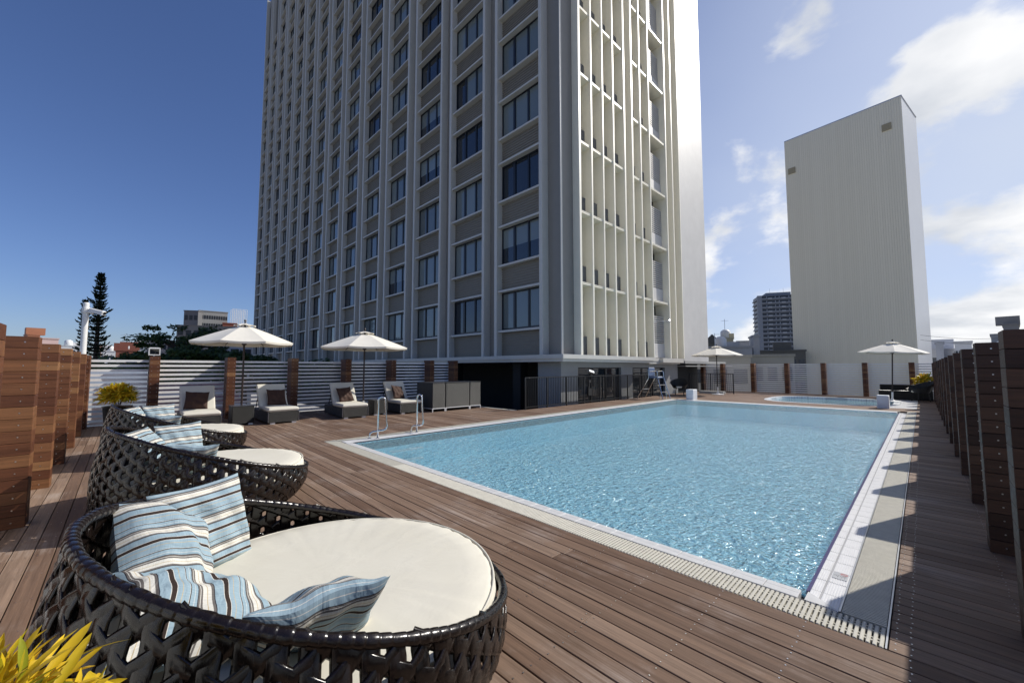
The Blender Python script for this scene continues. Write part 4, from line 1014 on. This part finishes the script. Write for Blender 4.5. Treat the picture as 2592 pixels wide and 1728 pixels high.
# right of the hotel
apt = house(1925, 2030, 747, 330, 'dark blue grey apartment tower with many balconies beside the blank tower', (.15,.16,.185), 16, 0, 1, 14)
def balconies(t, wdt, depth, h):
    pc = plain('balcony_rail', (.27,.28,.30), .7); gl = wincol[1]
    fm = MB().box(-wdt/2+.3, wdt/2, -.25, -.01, 0, 1.15).mesh('window_band', gl); bm = MB().box(-wdt/2+.3, wdt/2, -.9, -.26, 0, .95).mesh('balcony', pc)
    ob('corner_pier', MB().box(-wdt/2-.9, -wdt/2+1.8, -1.0, 1.2, 0, h+.3).mesh('corner_pier', pc), t, local=True)
    cm = MB().box(-1.2, 1.2, -1.05, -.27, 0, 1.0).mesh('balcony', plain('balcony_pale', (.42,.43,.45), .7))
    sf = MB().box(-.25, -.01, 1.3, depth, 0, 1.3).mesh('window_band', gl); sb = MB().box(-.8, -.26, 1.3, depth, 0, .9).mesh('balcony', pc)
    mul = MB().box(-.3, .3, -.6, -.26, 0, 1.3).mesh('mullion', pc)
    k = 0; z = h-2.6
    while z > 10:
        ob('window_band', fm, t, (0, 0, z+.9), local=True); ob('balcony', bm, t, (0, 0, z), local=True)
        for x in (.28, .62, .9): ob('balcony', cm, t, (-wdt/2+wdt*x, -.1, z+.1), local=True)
        for x in (.2, .42, .52, .76): ob('mullion', mul, t, (-wdt/2+wdt*x, 0, z+.9), local=True)
        ob('window_band', sf, t, (-wdt/2, 0, z+.9), local=True); ob('balcony', sb, t, (-wdt/2, 0, z), local=True); z -= 3.0
wa = math.hypot(*(at(2030,900,330)-at(1925,900,330)).xy); ha = at(1977,747,330).z-GZ
balconies(apt, wa, 16, ha)
ob('roof_box', MB().box(-wa*.28, wa*.35, 3, 14, ha, ha+2.6).mesh('roof_box', plain('apt_roof', (.28,.29,.31), .7)), apt, local=True)
ob('antenna', MB().tube([(-wa*.15,6,ha+2.6),(-wa*.15,6,ha+6)], .08, 5).tube([(wa*.2,6,ha+2.6),(wa*.2,6,ha+6)], .08, 5).mesh('antenna', M['alu']), apt, local=True)
g1 = house(1786, 1822, 868, 75, 'dark gabled house next to the end wall of the hotel', (.10,.11,.11), 8, 1, 2)
p0, p1 = at(1786,900,75), at(1822,900,75); wg = math.hypot(*(p1-p0).xy); hg = at(1804,868,75).z-GZ
ob('gable_roof', MB().quad((-wg/2-.4,-.3,hg),(wg/2+.4,-.3,hg),(0,-.3,hg+1.5)).quad((-wg/2-.4,-.3,hg),(0,-.3,hg+1.5),(0,8,hg+1.5),(-wg/2-.4,8,hg)).quad((0,-.3,hg+1.5),(wg/2+.4,-.3,hg),(wg/2+.4,8,hg),(0,8,hg+1.5)).mesh('gable_roof', plain('slate', (.06,.065,.07), .6)), g1, local=True)
house(1790, 1905, 880, 62, 'grey house with solar panels on a low roof', (.42,.44,.46), 10, 1, 4, 5, roofbits=3)
house(1830, 1858, 858, 80, 'small cream rooftop hut with railings', (.60,.56,.40), 4, 0, 1, 4, roofbits=3)
house(1866, 1908, 865, 95, 'bluish grey block behind the solar roof', (.36,.38,.43), 8, 1, 2, 0)
house(1908, 1924, 852, 66, 'narrow grey stair tower behind the parasol', (.40,.41,.42), 4, 0, 1, 8)
house(1880, 2040, 890, 72, 'dark weathered concrete block below the apartment tower', (.13,.13,.12), 12, 2, 8, 3, roofbits=1)
house(1700, 1900, 905, 46, 'pale stucco house wall behind the far fence', (.48,.46,.40), 8, 1, 4, 2)
house(1900, 2010, 902, 52, 'stained grey concrete house behind the far fence', (.34,.34,.31), 8, 1, 3, 2)
house(2352, 2600, 884, 95, 'long white building beyond the shaded fence', (.58,.59,.62), 12, 1, 10, 0, roofbits=2)
house(2370, 2390, 869, 92, 'small blue grey stair head on the long white building', (.36,.38,.43), 4, 0, 1)
house(2418, 2462, 867, 90, 'pale rooftop pavilion with round holes', (.52,.54,.58), 4, 1, 5, 0, fh=1.2)
house(2512, 2550, 848, 100, 'grey tower block rising behind the shaded fence', (.24,.25,.26), 8, 3, 2)
house(2545, 2586, 822, 104, 'dark grey rooftop plant room behind the shaded fence', (.20,.20,.20), 8, 1, 2, roofbits=1)
wr = thing('power_line', 'pair of thin power cables above the white building', 'cable', at(2450, 853, 60))
for dz in (0, .5):
    a, b = at(2330, 860, 60), at(2700, 848, 60)
    ob('cable', MB().tube([a.lerp(b, k/12)+Vector((0,0,dz-1.0*math.sin(math.pi*k/12)*.6)) for k in range(13)], .02, 4).mesh('cable', M['black']), wr)
# pale screen behind the slats at the deck corner, low building with a patterned roof
pn = thing('pale_screen', 'pale blue screen wall behind the slats at the fence corner', 'wall', (.0, 15.4, -.4))
ob('panel', MB().cbox(-1.4, .5, 15.35, 15.45, -.4, 1.42, .01).mesh('panel', plain('screen_blue', (.46,.52,.62), .6)), pn)
rf = thing('tiled_roof', 'patterned tile roof seen through the slats behind the first lounger', 'roof', (1.6, 19, -1))
ob('slope', MB().quad((.2,17.0,-.6),(3.8,17.0,-.6),(3.1,20,.9),(.9,20,.9)).mesh('slope', plain('roof_tile', (.38,.22,.19), .8, 0, .5, 14)), rf)
for k in range(7): ob('tile_row', MB().tube([(.25+k*.1,17.1+k*.42,-.55+k*.21),(3.75-k*.1,17.1+k*.42,-.55+k*.21)], .05, 5).mesh('tile_row', plain('tile_white', (.6,.58,.56), .8)), rf)

# ------------------------------------------------------------------ trees
def norfolk(x, yt, yb, dist, label, wpx, seed):
    rr = random.Random(seed); top = at(x, yt, dist); base = at(x, yb, dist); h = top.z-GZ
    pxm = dist/FPX*1.25; rad = wpx*pxm
    t = thing('norfolk_pine', label, 'tree', (base.x, base.y, GZ))
    ob('trunk', MB().tube([(0,0,0),(0,0,h*.5),(0,0,h)], [.45,.3,.04], 8).mesh('trunk', M['bark']), t, local=True)
    b = MB(); z = h-.3; lim = base.z-GZ-4
    while z > lim:
        f = (h-z)/(h-(base.z-GZ)); rl = rad*min(1, .10+1.0*f**.75)*rr.uniform(.5, 1.15); nb = 6
        a0 = rr.uniform(0, 6.28)
        for k in range(nb):
            a = a0+2*math.pi*k/nb+rr.uniform(-.2,.2); L_ = rl*rr.uniform(.45, 1.15); dr = Vector((math.cos(a), math.sin(a), 0)); sd = Vector((-dr.y, dr.x, 0))
            n = max(5, int(L_/.10))
            for j in range(n):
                s = (j+.6)/n; c = Vector((0,0,z)) + dr*(L_*s) + Vector((0,0,-.12*L_*s+.42*L_*s**3))
                for q in (-1, 1):
                    e = c + sd*(q*rr.uniform(.08,.26)*(1.15-s*.6)) + dr*.14 + Vector((0,0,rr.uniform(.06,.30)))
                    wv_ = .055; b.quad(c+dr*wv_, c-dr*wv_, e-dr*wv_*.5, e+dr*wv_*.5)
                    b.quad(c+Vector((0,0,wv_)), c-Vector((0,0,wv_)), e-Vector((0,0,wv_*.5)), e+Vector((0,0,wv_*.5)))
        z -= rr.uniform(.22, .40)*(.7+.6*f)
    o = ob('crown', b.mesh('crown', M['needle']), t, local=True); o['kind'] = 'stuff'
norfolk(243, 688, 895, 62, 'tall narrow Norfolk pine rising behind the camera mast', 17, 3)
norfolk(207, 756, 895, 66, 'shorter Norfolk pine half hidden by the camera mast', 9, 8)
def tree(x, y, dist, rx, rz_, label, seed, n=5200, ls=.16, clumps=26, flat=.6):
    rr = random.Random(seed); c = at(x, y, dist); t = thing('leafy_tree', label, 'tree', (c.x, c.y, GZ)); zc = c.z-GZ
    cl = []
    b = MB(); b.tube([(0,0,0),(.1,.1,zc*.6),(0,.2,zc-rz_*.3)], [.4,.3,.18], 8)
    for k in range(clumps):
        a = rr.uniform(0, 6.28); r = rr.random()**.5; p = Vector((rx*r*math.cos(a), rx*r*math.sin(a)*.8, zc+rz_*rr.uniform(-.7,.9)*(1-r*.45))); cl.append((p, rr.uniform(.14,.3)*rx))
        if k % 2 == 0: b.tube([(0,.2,zc-rz_*.5), tuple(Vector((0,.2,zc-rz_*.4)).lerp(p, .6)+Vector((0,0,.2))), tuple(p)], [.12,.07,.02], 5)
    ob('trunk', b.mesh('trunk', M['bark']), t, local=True)
    b = MB()
    for k in range(n):
        p, r = rr.choice(cl); d = Vector((rr.gauss(0,1), rr.gauss(0,1), rr.gauss(0,1)*flat)); d = d.normalized()*(r*rr.random()**.35); d.z *= flat; q = p+d
        u = Vector((rr.gauss(0,1), rr.gauss(0,1), rr.gauss(0,.6))).normalized(); v = u.orthogonal().normalized(); s = ls*rr.uniform(.6,1.4)
        b.quad(q-u*s, q+v*s*.5, q+u*s, q-v*s*.5)
    o = ob('crown', b.mesh('crown', M['leaf']), t, local=True); o['kind'] = 'stuff'
tree(460, 912, 40, 3.0, 1.2, 'dense dark tree behind the floodlight and slat fence', 1, 6500, .17, 30)
tree(550, 918, 44, 2.8, 1.3, 'dense dark tree behind the first parasol', 2, 5500, .17, 26)
tree(462, 868, 42, 3.3, 1.7, 'open crooked tree with thin flat branches above the fence', 4, 3000, .14, 26, .55)
tree(395, 940, 42, 4.2, 1.0, 'dark hedge like tree below the floodlight', 9, 4500, .17, 26)
tree(620, 925, 38, 2.6, 1.3, 'dark palm like tree between the first parasol and the hotel', 6, 2600, .16, 16)
tree(300, 960, 30, 3.5, 1.6, 'dark green shrubby tree seen through the slats', 12, 3500, .16, 22)
tree(700, 960, 34, 4.5, 1.8, 'dark green tree in the shade below the hotel side', 14, 3500, .16, 22)
